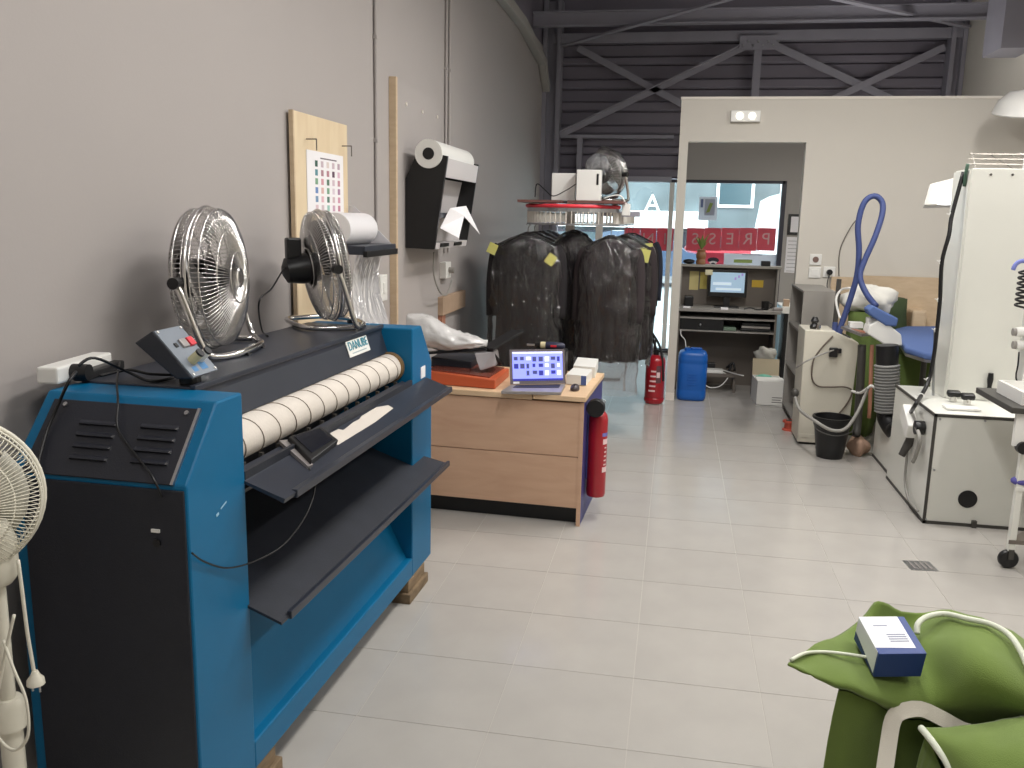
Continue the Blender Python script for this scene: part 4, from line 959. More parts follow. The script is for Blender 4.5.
hl_ = at(648, 359, Y=7.95)
MB().tube([Vector((ex-.05+.025*math.cos(t*PI/6), ey-.05, .505+.025*math.sin(t*PI/6))) for t in range(12)], .003, 6, closed=True).out('pull_ring', m_alu, ef, smooth='all')
for k in range(5): wrap(MB(), ex, ey, .0886, -2.2+.05*k, -1.5+.03*k, .12+.045*k, .135+.045*k).out('label', mlab, ef)
wrap(MB(), ex, ey, .0887, -1.45, -.9, .20, .36).out('label', M('label_dark', (96, 60, 66), .6), ef)
wrap(MB(), ex, ey, .0889, -1.4, -1.05, .25, .30).out('label', mlab, ef)

# ================================================================== garment conveyor
cv = thing('garment_conveyor', 'long oval garment conveyor rail with slotted sides near the left wall', 'conveyor', (-.8, 8.0, 0))
xa, xb, ya, yb2, zr = -1.17, -.44, 6.62, 9.7, 1.655
def loop(off, n=14):
    r = (xb-xa)/2+off; cx = (xa+xb)/2; o = []
    for i in range(n+1): t = PI+PI*i/n; o.append((cx+r*math.cos(t), ya+(xb-xa)/2+r*math.sin(t)))
    for i in range(n+1): t = PI*i/n; o.append((cx+r*math.cos(t), yb2-(xb-xa)/2+r*math.sin(t)))
    return o
def band(nm, off, z0, z1, mat, th=.006):
    a, b = loop(off), loop(off-th); n = len(a)
    rows = [[(p[0], p[1], z) for p in l] for l, z in ((a, z0), (a, z1), (b, z1), (b, z0), (a, z0))]
    return MB().grid(rows, closed=True).out(nm, mat, cv)
band('upper_rail', 0, zr+.045, zr+.075, m_alu, .03); band('lower_rail', 0, zr-.055, zr-.04, m_alu, .03)
mb = MB(); L_ = loop(-.006); n = len(L_)
P_ = [Vector((p[0], p[1], 0)) for p in L_]; acc = 0
for i in range(n):
    a, b = P_[i], P_[(i+1) % n]; d = (b-a).length; k = acc
    while k < d:
        p = a.lerp(b, k/d); tdir = (b-a).normalized()
        mb.bar(p+Vector((0, 0, zr-.042)), p+Vector((0, 0, zr+.047)), .016, .006, tdir); k += .042
    acc = k-d
o = mb.out('slot_bars', m_trim, cv); o['kind'] = 'stuff'
lo = loop(.004)
rows = []
pts = [Vector((p[0], p[1], zr+.088)) for p in lo[1:14]]
MB().tube([Vector((xa-.004, 6.99, zr+.088))]+pts, .014, 8).out('red_strip', M('red_tube', (232, 60, 74), .4), cv, smooth='all')
for px_2, y_ in ((-.875, 7.36), (-.80, 9.3)):
    MB().box(px_2-.035, px_2+.035, y_-.03, y_+.03, .02, 1.80).out('post', m_trim, cv, bevel=.004)
    MB().box(px_2-.22, px_2+.30, y_-.25, y_+.25, 0, .02).out('foot_plate', m_greyd, cv)
MB().box(-1.16, -.45, 6.96, 7.0, zr+.07, zr+.10).out('cross_arm', m_trim, cv)
MB().box(-.30+.0-.30, -.30, 7.1, 7.3, zr+.02, zr+.06).out('drive_arm', m_steel, cv)
pj_ = at(626, 209, Y=6.9)
MB().box(pj_.x-.03, pj_.x+.03, 6.9, 6.98, pj_.z-.05, pj_.z+.04).out('junction_box', m_white, cv, bevel=.004)
MB().tube([Vector((pj_.x, 6.93, pj_.z+.03)), Vector((pj_.x-.05, 6.93, pj_.z+.1)), Vector((pj_.x-.14, 6.93, pj_.z+.09)), Vector((pj_.x-.2, 6.93, pj_.z+.06))], .006, 6, smooth=5).out('cable', m_white, cv, smooth='all')
zb_ = zr+.112
s1 = MB().box(-1.20, -.86, 6.66, 7.02, zb_, zb_+.018).out('shelf_board', M('dark_red_board', (112, 74, 68), .5), cv)
s2 = MB().box(-.82, -.40, 6.66, 7.26, zb_, zb_+.018).out('shelf_board', bpy.data.materials['dark_red_board'], cv)
MB().box(-1.15, -1.11, 6.9, 6.96, zr+.075, zb_).box(-.5, -.46, 6.9, 6.96, zr+.075, zb_).out('shelf_support', m_trim, cv)
zs = zb_+.018
def wbox(lab, a, b, y0, dep):
    p, q = at(*a, Y=y0), at(*b, Y=y0)
    r = thing('white_box', lab, 'box', ((p.x+q.x)/2, y0+dep/2, zs))
    MB().box(p.x, q.x, y0, y0+dep, zs, p.z).out('housing', m_white, r, bevel=.004)
    return r, p, q
r, p, q = wbox('white box with cable at the left on the conveyor shelf', (552, 173), (575, 197), 6.78, .2)
r, p, q = wbox('taller white box with a switch on the conveyor shelf', (577, 169.5), (600, 197), 6.68, .13)
MB().box(q.x-.03, q.x-.015, 6.677, 6.68, p.z-.11, p.z-.03).out('switch', m_plasblk, r)
cable('control_cable', 'thin black cable sagging from the white boxes on the conveyor shelf', [at(576, 184, Y=6.69), at(565, 191, Y=6.69), at(553, 196, Y=6.69), at(545, 190, Y=6.75), at(537, 184, Y=6.8), at(535, 197, Y=6.8)], .004, m_plasblk)
cf = at(606, 171, Y=7.03); cf.z = zs+.205
f4, H4 = fan('chrome_fan', 'chrome fan wrapped in clear plastic on top of the garment conveyor', cf, .178, 1.0, m_fchrome, m_plasblk, m_fblade, .1, dome=.05, nw=48, zb=zs, depth=.09)
def lump(d): return 1+.06*math.sin(7*d.x+3*d.z)+.05*math.sin(9*d.y-5*d.z)
MB().ell((cf.x, cf.y, cf.z+.0), (.16, .17, .203), 20, 14, lump).out('plastic_wrap', m_film, f4, smooth='all')
MB().ell((cf.x-.06, cf.y-.1, cf.z+.06), (.09, .05, .09), 14, 10, lump).out('plastic_fold', m_film3, f4, smooth='all')

# ------------------------------------------------ garments in plastic covers
def garment(label, cx, cy, zt, wd, ln, mat, yaw=0, film=True, tagpos=None, open_front=False, sleeve=True, seed=0, filmlen=None, dep=.09, hookz=None, twide=1.0):
    r = thing('hanging_garment', label, 'garment', (cx, cy, zt-ln), yaw, 'garments on the conveyor')
    W = LM(r); rnd = random.Random(seed); ph = rnd.random()*6
    hw = wd/2
    def ring(z, w_, d_, fold, n=36):
        o = []
        for k in range(n):
            th = 2*PI*k/n; c_, s_ = math.cos(th), math.sin(th)
            f = 1+fold*math.sin(9*th+ph+z*2)+fold*.6*math.sin(5*th+ph*2)
            o.append((w_*math.copysign(abs(c_)**.8, c_)*(.5+.5*f), d_*math.copysign(abs(s_)**.8, s_)*f, z))
        return o
    zl = ln
    prof = [(.05, .045, 0, 0), (.08, .05, -.015, 0), (hw*.62, .06, -.055, .03), (hw*.86, .07, -.10, .04), (hw*.9, dep, -.20, .12), (hw*.86, dep, -.40, .22), (hw*.84*twide, dep, -.6, .28), (hw*.9*twide, dep*1.05, -zl+.03, .34), (hw*.9*twide, dep*1.05, -zl+.012, .34), (hw*.9*twide, dep*1.05, -zl+.004, .34), (hw*.9*twide, dep*1.05, -zl, .34)]
    rows = [ring(zl+z, w_, d_, f) for w_, d_, z, f in prof]
    mb = MB(W).grid(rows, closed=True); n = 36; mb.f += [list(range(n)), list(range((len(prof)-1)*n, len(prof)*n))[::-1]]
    mb.out('body', mat, r, smooth='all', sub=1)
    if sleeve:
        for s in (-1, 1):
            pts = [Vector((s*hw*.80, 0, zl-.09)), Vector((s*hw*.93, -.01, zl-.16)), Vector((s*hw*1.0, -.02, zl-.36)), Vector((s*hw*.98, -.03, zl-.62))]
            MB(W).tube(pts, [.05, .062, .055, .048]*1 if False else .058, 10, smooth=4).out('sleeve', mat, r, smooth='all')
        for s in (-1, 1):     # lapels
            MB(W).add([(s*.015, -.072, zl-.02), (s*.07, -.075, zl-.03), (s*.10, -.10, zl-.18), (s*.01, -.115, zl-.34)], [(0, 1, 2, 3)]).out('lapel', mat, r, solid=.006)
    hz = (hookz or zr-.05)-(zt-ln)
    MB(W).tube([Vector((0, 0, zl-.01)), Vector((0, 0, hz-.03)), Vector((.015, 0, hz-.01)), Vector((.0, 0, hz+.005)), Vector((-.015, 0, hz-.005))], .0025, 6, smooth=3).out('hanger_hook', m_wire, r, smooth='all')
    MB(W).tube([Vector((-hw*.8, 0, zl-.07)), Vector((-.03, 0, zl+.012)), Vector((.03, 0, zl+.012)), Vector((hw*.8, 0, zl-.07))], .008, 6).out('hanger', m_plasblk, r, smooth='all')
    if film:
        fl_ = ln+(.02 if filmlen else .06)
        pr = [(.02, .02, .03, 0), (.09, .07, .0, .05), (hw*.72, .09, -.04, .06), (hw*1.02, .115, -.10, .06), (hw*1.12, .13, -.25, .08), (hw*1.14, .14, -.5, .1), (hw*1.15, .14, -.8, .1), (hw*1.12, .14, -fl_, .14)]
        ph = rnd.random()*6
        key = [Vector((w_, d_, z)) for w_, d_, z, f in pr]; rowsF = []
        for q in catmull(key, 5):
            row = []
            for k in range(64):
                th = 2*PI*k/64; c_, s_ = math.cos(th), math.sin(th)
                p = Vector((q.x*math.copysign(abs(c_)**.75, c_), q.y*math.copysign(abs(s_)**.75, s_), zl+q.z))
                u = Vector((p.x*9+seed*3, p.y*9, p.z*5)); a_ = noise.noise(u); b_ = noise.noise(u*2.3)
                dd_ = (.5-abs(a_))*.034+(.5-abs(b_))*.02-.012
                row.append(p+Vector((c_*.6, s_, 0))*dd_*min(1, q.x/.08))
            rowsF.append(row)
        MB(W).grid(rowsF, closed=True).out('plastic_cover', m_film, r, smooth='all')
        if filmlen:
            MB(W).grid([ring(zl+z, hw*(1.1+.04*math.sin(z*30)), .13, .1) for z in (-ln+.02, -ln-.06, -ln-.14, -filmlen)], closed=True).out('cover_hem', m_film3, r, smooth='all')
    if tagpos:
        for (tx, tz, ang, ts) in tagpos:
            MB(W).obox((tx, -.135, zl+tz), (ts, .003, ts*1.15), (0, ang, 0)).out('yellow_tag', m_yel, r)
    return r
g1 = at(528, 240, Y=6.72)
garment('open black jacket in clear plastic at the left front of the conveyor', g1.x, 6.72, 1.515, .52, 1.15, m_cloth, 0, True, [(-.25, -.10, .4, .07), (.20, -.17, .6, .07)], seed=1)
garment('long black gown in plastic between the two front jackets', -.80, 7.03, 1.535, .36, 1.2, m_cloth, .25, True, None, sleeve=False, seed=2, dep=.11, twide=1.25)
garment('charcoal jacket in clear plastic at the right front of the conveyor', -.485, 6.72, 1.505, .44, .93, m_cloth2, -.1, True, None, seed=3, filmlen=1.18)
garment('brown-black coat with yellow tag behind the right front jacket', -.42, 7.35, 1.50, .46, 1.0, m_cloth2, 0, True, [(.17, -.13, .2, .09)], seed=4)
garment('pale grey shirt with yellow tag in the right row of the conveyor', -.43, 7.7, 1.50, .46, .95, m_cloth4, 0, True, [(.19, -.1, -.1, .1)], seed=5)
garment('dark coat far back in the right row of the conveyor', -.43, 8.15, 1.50, .47, 1.05, m_cloth, 0, True, None, seed=6)
garment('navy coat last in the right row of the conveyor', -.42, 8.6, 1.51, .5, 1.0, m_cloth3, 0, False, None, seed=7)
garment('dark brown jacket second in the left row of the conveyor', -1.17, 7.33, 1.51, .5, 1.1, m_cloth2, 0, True, None, seed=8)
garment('black coat third in the left row of the conveyor', -1.17, 7.75, 1.51, .5, 1.1, m_cloth, 0, True, None, seed=9)
garment('navy jacket last in the left row of the conveyor', -1.17, 8.2, 1.51, .5, 1.1, m_cloth3, 0, True, None, seed=10)
# ================================================================== partition: exit light, sockets, lamps
a, b = at(731, 110.5, Y=PY-.03), at(760, 122, Y=PY-.03)
el = thing('emergency_light', 'small white emergency exit light above the opening', 'light', ((a.x+b.x)/2, PY-.03, b.z))
MB().box(a.x, b.x, PY-.05, PY, b.z, a.z).out('housing', m_white, el, bevel=.006)
for s in (.3, .72):
    x = a.x+(b.x-a.x)*s
    MB().cyl((x, PY-.05, (a.z+b.z)/2), (x, PY-.058, (a.z+b.z)/2), .03, n=16).out('lens', M('lens_glow', (255, 252, 240), .4, emit=1.6) if s == .3 else bpy.data.materials['lens_glow'], el)
def plate(label, c, inner, name='wall_socket'):
    p = at(*c, Y=PY)
    r = thing(name, label, 'socket', (p.x, PY, p.z-.045))
    MB().box(p.x-.05, p.x+.05, PY-.012, PY, p.z-.048, p.z+.048).out('plate', m_white, r, bevel=.004)
    if inner == 'plug':
        k = MB().cyl((p.x, PY-.012, p.z), (p.x, PY-.05, p.z), .024, n=14).out('plug', m_plasblk, r, smooth=True)
    elif inner == 'socket': MB().cyl((p.x, PY-.012, p.z), (p.x, PY-.016, p.z), .026, n=16).out('socket_face', M('socket_dark', (120, 96, 88), .5), r)
    else: MB().box(p.x-.03, p.x+.03, PY-.017, PY-.012, p.z-.03, p.z+.03).out('rocker', m_white, r, bevel=.002)
    return p
plate('upper white wall socket on the partition beside the opening', (815.5, 259.5), 'socket')
plate('white wall switch directly below the upper socket on the partition', (814.5, 272.5), 'rocker')
p = plate('white wall socket with a black plug on the partition', (829, 272), 'plug')
cable('wall_cable', 'thin black cable dropping from the plugged partition socket', [Vector((p.x, PY-.05, p.z)), at(827, 286, Y=PY-.06), at(832, 292, Y=PY-.1), at(841, 295, Y=PY-.3)], .004, m_plasblk)
pt = at(841, 268, Y=PY)
tag(MB().tube([at(839, 276, Y=PY-.01), at(840, 250, Y=PY-.01), at(851, 227, Y=PY-.03), at(860, 216, Y=PY-.1)], .004, 6, smooth=4).out('thin_wire', m_wire, None, smooth='all'), 'thin bent wire rising on the partition behind the blue hose', 'wire')
# dome lamp, upper right
pd = at(1012, 108, Y=7.7)
dl = thing('dome_lamp', 'white dome wall lamp at the top right edge of the picture', 'lamp', (pd.x+.05, 8.0, pd.z-.1))
MB().lathe([(.0, .14), (.10, .12), (.17, .05), (.20, -.04), (.19, -.05), (.0, -.03)], (pd.x+.07, 7.72, pd.z), (0, -.25, 1), 28).out('shade', m_white, dl, smooth=True)
MB().cyl((pd.x+.07, 7.72, pd.z+.10), (pd.x+.07, PY, pd.z+.12), .015, n=10).out('arm', m_white, dl, smooth=True)

# ================================================================== reception desk beyond the opening
rd = thing('reception_desk', 'tall brown-grey reception desk with shelves seen through the opening', 'desk', (.53, 9.0, 0))
YR = 9.15; XL, XRr = .055, 1.015
z_top = at(730, 265, Y=YR-.05).z; z_desk = at(730, 310, Y=8.72).z
MB().box(XL, XRr, YR, YR+.02, 0, z_top-.02).out('back_panel', m_greyd, rd)
MB().box(XL-.02, XRr+.02, YR-.16, YR+.03, z_top-.022, z_top).out('top_shelf', M('pale_laminate', (150, 146, 138), .4), rd)
for x in (XL, XRr-.02): MB().box(x, x+.02, YR-.14, YR, z_desk, z_top-.022).out('upper_side', m_grey, rd)
MB().box(XL-.02, XRr+.01, 8.70, YR, z_desk-.025, z_desk).out('desktop', m_grey, rd)
for x in (XL-.0, XRr-.04): MB().box(x, x+.02, 8.74, YR, 0, z_desk-.025).out('side_panel', m_greyd, rd)
z_k = at(730, 318.5, Y=8.72).z; z_s = at(730, 331.5, Y=8.72).z
MB().box(XL+.02, XRr-.04, 8.72, YR, z_k-.015, z_k).out('shelf', m_grey, rd)
MB().box(XL+.02, XRr-.04, 8.74, YR, z_s-.015, z_s).out('shelf', m_grey, rd)
dr = MB().box(XL+.025, XL+.44, 8.74, YR-.02, z_s+.002, z_k-.017).out('drawer', m_plasblk, rd)
MB().ell((XL+.22, 8.735, (z_s+z_k)/2-.01), (.012, .012, .012), 10, 8).out('knob', m_alu, dr, smooth='all')
# paper trays on the shelf
for k in range(3):
    z = z_s+.003+.030*k
    tag(MB().box(.66+.01*k, .94, 8.76, 9.05, z, z+.022).out('paper_tray', m_plasblk if k != 1 else m_grey, None, bevel=.003), ['lowest', 'middle', 'topmost'][k]+' of the flat paper trays on the reception desk shelf', 'tray', 'paper trays')
tag(MB().box(.50, .62, 8.77, 8.95, z_s+.002, z_s+.035).out('green_box', M('green_box', (110, 130, 112), .6), None, bevel=.003), 'small greenish box on the reception desk shelf', 'box')
# monitor
mn = thing('monitor', 'black computer monitor with pale blue picture on the reception desk', 'monitor', (.53, 9.0, z_desk))
YM = 8.98
a, b = at(711.5, 272, Y=YM), at(744, 293, Y=YM)
MB().box(a.x-.025, b.x+.025, YM, YM+.03, b.z-.045, a.z+.025).out('bezel', m_plasblk, mn, bevel=.004)
m_scr = M('monitor_picture', (150, 176, 196), .3, emit=.55); m_scr2 = M('monitor_window', (190, 206, 220), .3, emit=.6); m_scr3 = M('monitor_icon', (150, 130, 190), .3, emit=.5)
MB().box(a.x, b.x, YM-.002, YM, b.z, a.z).out('screen', m_scr, mn)
MB().box(a.x+.02, a.x+.2, YM-.003, YM-.002, b.z+.07, b.z+.1).out('screen_window', m_scr2, mn)
MB().box(a.x+.05, b.x-.03, YM-.003, YM-.002, b.z+.02, b.z+.045).out('screen_window', m_scr2, mn)
for k in range(3): MB().box(b.x-.10+.032*k, b.x-.082+.032*k, YM-.003, YM-.002, a.z-.07+.02*k, a.z-.045+.02*k).out('screen_icon', m_scr3, mn)
MB().box((a.x+b.x)/2-.03, (a.x+b.x)/2+.03, YM+.01, YM+.03, z_desk+.01, b.z-.045).out('stand', m_plasblk, mn)
MB().box((a.x+b.x)/2-.12, (a.x+b.x)/2+.12, YM-.08, YM+.08, z_desk, z_desk+.012).out('base', m_plasblk, mn, bevel=.004)
def note(label, x0, y0, x1, y1, mat, y=YR-.002, cat='note', name='sticky_note'):
    a, b = at(x0, y0, Y=y), at(x1, y1, Y=y)
    tag(MB().box(a.x, b.x, y-.003, y, b.z, a.z).out(name, mat, None), label, cat, 'notes on the reception desk back panel')
m_note = M('note_pale', (214, 200, 140), .8)
note('long pale yellow paper pinned at the far left of the reception desk', 690, 271, 698, 290, m_note)
note('narrow yellow paper left of the monitor', 700.5, 272, 706.5, 289, M('note_yel2', (200, 184, 100), .8))
note('pale square note above the monitor corner', 705.5, 269.5, 712.5, 275, M('note_cream', (214, 208, 176), .8), YM-.001)
note('yellow sticky note right of the monitor', 752, 280, 763, 287.5, M('note_gold', (214, 180, 70), .8))
# small desk things
tag(MB().box(.11, .20, 8.95, 9.08, z_desk, z_desk+.10).out('desk_phone', m_plasblk, None, bevel=.01), 'dark telephone at the left end of the reception desk', 'phone')
tag(MB().box(.10, .17, 8.75, 8.83, z_desk, z_desk+.012).out('card_pad', m_paper, None), 'flat white pad at the left front of the reception desk', 'paper')
tag(MB().box(.46, .53, 8.72, 8.78, z_desk, z_desk+.018).out('card_pad', m_paper, None), 'small white card in front of the monitor on the reception desk', 'paper')
p = at(761, 306, z=z_desk)
mg_ = thing('black_mug', 'black mug at the right of the reception desktop', 'mug', (p.x, 8.85, z_desk))
MB().lathe([(.03, 0), (.036, .01), (.038, .085), (.034, .085), (.032, .012)], (p.x, 8.85, z_desk), n=20).out('cup', m_plasblk, mg_, smooth=True)
MB().tube([Vector((p.x+.036, 8.85, z_desk+.07)), Vector((p.x+.062, 8.85, z_desk+.06)), Vector((p.x+.062, 8.85, z_desk+.03)), Vector((p.x+.036, 8.85, z_desk+.02))], .005, 6, smooth=3).out('handle', m_plasblk, mg_, smooth='all')
tag(MB().box(p.x+.07, p.x+.16, 8.78, 8.86, z_desk, z_desk+.03).out('stapler', m_silver, None, bevel=.006), 'small silver stapler beside the black mug', 'stapler')
tag(MB().tube([Vector((p.x-.2+.06*i, 8.80+.03*math.sin(i*2), z_desk+.008+.01*(i % 2))) for i in range(4)], .006, 6, smooth=4).out('desk_wires', m_plasblk, None, smooth='all'), 'tangle of dark wires left of the black mug', 'wires')
# things on the top shelf
p = at(700.5, 264.5, Y=YR-.06)
vs_ = thing('vase', 'small brown wooden vase with green leaves on the reception desk shelf', 'vase', (p.x, YR-.07, z_top))
MB().lathe([(.045, 0), (.05, .03), (.04, .05), (.05, .07), (.05, .10), (.04, .12), (.045, .14), (.03, .15)], (p.x, YR-.07, z_top), n=18).out('vase_body', M('vase_wood', (132, 92, 58), .5), vs_, smooth=True)
m_leaf = M('leaf', (104, 128, 60), .6)
for k in range(9):
    an = k*2.4; ln = .10+.03*(k % 3); dx, dy = math.cos(an), math.sin(an)
    q0 = Vector((p.x, YR-.07, z_top+.14)); q1 = q0+Vector((dx*.035, dy*.03, ln*.6)); q2 = q0+Vector((dx*.07, dy*.05, ln)); sd_ = Vector((-dy, dx, 0))*.017
    MB().add([q0, q1+sd_, q2, q1-sd_], [(0, 1, 2, 3)]).out('leaf', m_leaf, vs_, solid=.002)
tag(MB().ell((.135, YR-.07, z_top+.025), (.06, .05, .025), 14, 8).out('black_pouch', m_plasblk, None, smooth='all'), 'low black pouch at the left end of the reception desk shelf', 'pouch')
p = at(765.5, 264, Y=YR-.06)
tag(MB().box(p.x-.045, p.x+.045, YR-.10, YR-.03, z_top, z_top+.05).out('card_reader', m_plasblk, None, bevel=.008), 'small black box at the right end of the reception desk shelf', 'box')
# under the desk
tag(MB().box(.32, .52, 8.70, 8.84, .185, .215).out('white_router', m_white, None, bevel=.004), 'flat white router on a stool under the reception desk', 'router')
st_ = thing('low_stool', 'low dark stool under the reception desk carrying the router', 'stool', (.45, 8.8, 0))
MB().box(.27, .66, 8.68, 8.95, .155, .185).out('seat', m_greyd, st_)
for x in (.29, .62):
    for y in (8.70, 8.91): MB().box(x, x+.025, y, y+.025, 0, .155).out('leg', m_greyd, st_)
tag(MB().box(.33, .45, 8.86, 8.93, .185, .26).out('adapter_block', m_plasblk, None, bevel=.005), 'black adapter block behind the white router', 'adapter')
MBt = MB().tube([Vector((.50, 8.75, .20)), Vector((.57, 8.7, .16)), Vector((.50, 8.66, .07)), Vector((.40, 8.65, .05)), Vector((.33, 8.66, .09))], .006, 6, smooth=6)
tag(MBt.out('white_cable', m_white, None, smooth='all'), 'white cable looping below the router under the reception desk', 'cable')
tag(MB().tube([Vector((.52, 8.78, .21)), Vector((.62, 8.66, .20)), Vector((.70, 8.5, .21))], .006, 6, smooth=6).out('white_cable', m_white, None, smooth='all'), 'white cable running from the router to the cartons', 'cable')
tag(MB().tube([Vector((.58, 8.8, .20)), Vector((.60, 8.82, .25)), Vector((.56, 8.85, .22)), Vector((.62, 8.86, .27)), Vector((.64, 8.84, .20))], .012, 6, smooth=5).out('cable_tangle', m_plasblk, None, smooth='all'), 'black cable tangle beside the white router', 'cable')
tag(MB().tube([Vector((.09, 8.742, z_s-.006)), at(681, 335, Y=8.68), at(685, 340, Y=8.68), at(686, 347, Y=8.6), Vector((.17, 8.33, .487))], .005, 6, smooth=4).out('white_cable', m_white, None, smooth='all'), 'thin pale cable hanging behind the blue canister', 'cable')
# blue canister
bc = thing('blue_canister', 'blue plastic canister standing on the floor beside the partition post', 'canister', (.215, 8.29, 0))
def rring(cx, cy, z, a, b, n=32, e=.45): return [(cx+a*math.copysign(abs(math.cos(2*PI*k/n))**e, math.cos(2*PI*k/n)), cy+b*math.copysign(abs(math.sin(2*PI*k/n))**e, math.sin(2*PI*k/n)), z) for k in range(n)]
pr = [(.115, 0), (.13, .012), (.135, .04), (.135, .09), (.132, .10), (.135, .11), (.135, .34), (.130, .352), (.135, .364), (.135, .40), (.130, .412), (.132, .424), (.12, .452), (.10, .462), (.02, .464)]
mb = MB().grid([rring(.212, 8.29, z, r_, r_*.9) for r_, z in pr], closed=True); mb.f += [list(range(32))[::-1], list(range(14*32, 15*32))]
mb.out('body', m_bluep, bc, smooth='all')
MB().cyl((.16, 8.27, .462), (.16, 8.27, .485), .03, n=18).out('cap', m_bluep, bc, smooth=True)
MB().bar((.19, 8.32, .475), (.29, 8.32, .475), .025, .025).out('handle', m_bluep, bc, bevel=.006)
for k in range(5): MB().box(.17, .25-.01*(k % 2), 8.163, 8.170, .15+.025*k, .158+.025*k).out('moulded_mark', m_bluep, bc)
# white carton
b = [at(756, 405.5, z=0), at(788, 405, z=0)]; b[1].y = b[0].y; b[1].x = 1.045; b.append(b[1]+Vector((-.02, .36, 0))); b.append(b[0]+Vector((-.02, .36, 0)))
ct = thing('open_carton', 'white carton with printed corner standing open in front of the reception desk', 'box', tuple((b[0]+b[2])/2))
hc_ = .225
for i, nm in enumerate(('front', 'right', 'rear', 'left')):
    p, q = b[i], b[(i+1) % 4]; inn = (q-p).normalized().cross(up)*-.006
    MB().hull([p, q, q+inn, p+inn], [v_+up*hc_ for v_ in (p, q, q+inn, p+inn)]).out('carton_side', m_white, ct)
MB().hull([v_+up*.004 for v_ in b], [v_+up*.01 for v_ in b]).out('carton_bottom', m_white, ct)
f0, f1 = b[0]+up*hc_, b[1]+up*hc_
MB().hull([f0, f1, f1+Vector((-.01, .17, .012)), f0+Vector((-.01, .17, .012))], [v_+up*.004 for v_ in (f0, f1, f1+Vector((-.01, .17, .012)), f0+Vector((-.01, .17, .012)))]).out('top_flap', m_white, ct)
f2_, f3_ = b[2]+up*hc_, b[3]+up*hc_
MB().hull([f3_, f2_, f2_+Vector((0, .004, 0)), f3_+Vector((0, .004, 0))], [v_+Vector((0, .05, .15)) for v_ in (f3_, f2_, f2_+Vector((0, .004, 0)), f3_+Vector((0, .004, 0)))]).out('rear_flap', M('carton_inner', (186, 172, 146), .8), ct)
for k in range(3): MB().box(b[1].x-.11, b[1].x-.02-.01*(k % 2), b[0].y-.0015, b[0].y, .035+.022*k, .042+.022*k).out('print_line', M('print_dark', (120, 116, 112), .8), ct)
MB().ell((b[0].x+.08, b[0].y+.26, hc_-.01), (.08, .05, .035), 14, 8, lump).out('teal_cloth', M('teal_cloth', (110, 178, 156), .8), ct, smooth='all')
tag(MB().ell((b[0].x+.10, b[2].y+.12, .40), (.10, .07, .075), 18, 12, lambda d: 1+.16*math.sin(6*d.x+4*d.z)+.12*math.sin(9*d.y-7*d.z)).out('crumpled_bag', M('grey_plastic_bag', (166, 164, 156), .6, bump=(30, .5)), None, smooth='all'), 'crumpled grey plastic bag behind the open white carton', 'bag')
sb_ = MB().box(b[0].x-.01, b[0].x+.22, b[2].y+.06, b[2].y+.20, 0, .325).out('carton', m_greyd, None, bevel=.003); tag(sb_, 'dull brown-grey box under the crumpled grey bag', 'box')
# side table and framed notice on the shopfront wall
tb_ = thing('side_table', 'narrow white-topped counter at the right inside the opening', 'table', (1.3, 9.4, 0))
zt_ = at(790, 308, Y=9.3).z
MB().box(1.09, 1.75, 9.2, 9.7, zt_-.05, zt_+.02).out('top', m_white, tb_, bevel=.004)
MB().box(1.12, 1.16, 9.24, 9.66, 0, zt_-.05).out('side_panel', m_plasblk, tb_)
MB().box(1.70, 1.74, 9.24, 9.66, 0, zt_-.05).out('side_panel', m_plasblk, tb_)
tag(MB().box(1.10, 1.16, 9.22, 9.30, zt_+.02, zt_+.09).out('wooden_box', m_card, None, bevel=.003), 'small brown box on the corner of the white-topped counter', 'box')
tag(MB().box(1.045, 1.085, 9.25, 9.68, .0, zt_-.0).out('pale_panel', M('pale_blue_panel', (150, 186, 206), .4), None), 'pale blue panel standing beside the reception desk', 'panel')  # daylight on the desk's side, put in as a pale blue panel
a, b = at(789, 214, Y=FY-.02), at(803, 235, Y=FY-.02)
nf = thing('framed_notice', 'dark-framed white notice on the wall beside the shop window', 'frame', ((a.x+b.x)/2, FY-.01, b.z))
MB().box(a.x, b.x, FY-.02, FY, b.z, a.z).out('frame', m_plasblk, nf)
MB().box(a.x+.03, b.x-.03, FY-.023, FY-.02, b.z+.03, a.z-.03).out('sheet', m_paper, nf)
a, b = at(787, 237, Y=FY-.01), at(799, 273, Y=FY-.01)
pn = thing('paper_notice', 'tall printed paper taped below the framed notice', 'notice', ((a.x+b.x)/2, FY-.006, b.z))
MB().box(a.x, b.x, FY-.006, FY, b.z, a.z).out('sheet', m_paper, pn)
for k in range(9): MB().box(a.x+.02, b.x-.03, FY-.007, FY-.006, a.z-.05-.045*k, a.z-.044-.045*k).out('print_line', M('notice_ink', (150, 150, 150), .8) if k == 0 else bpy.data.materials['notice_ink'], pn)

# ================================================================== right side: steam generator and ironing corner
sg = thing('steam_generator', 'cream steam generator cabinet with sloping lid and black plug', 'generator', (1.17, 6.92, 0))
YG = 6.75
MB().prism([(.985, .02), (1.345, .02), (1.362, .795), (1.20, .865), (1.19, .875), (.975, .875)], 'y', YG, YG+.36).out('cabinet', m_offw, sg, bevel=.006)
MB().box(1.0, 1.34, YG+.03, YG+.34, 0, .02).out('plinth', m_edge, sg)
MB().box(1.0, 1.34, YG-.004, YG, .06, .085).out('base_strip', m_offw, sg)
p = at(833, 352, Y=YG)
MB().box(p.x-.03, p.x+.03, YG-.035, YG, p.z-.035, p.z+.035).out('plug', m_plasblk, sg, bevel=.006)
MB().box(p.x+.03, p.x+.055, YG-.03, YG, p.z-.005, p.z+.03).out('switch', m_plasblk, sg, bevel=.004)
p = at(815, 324, Y=YG+.08)
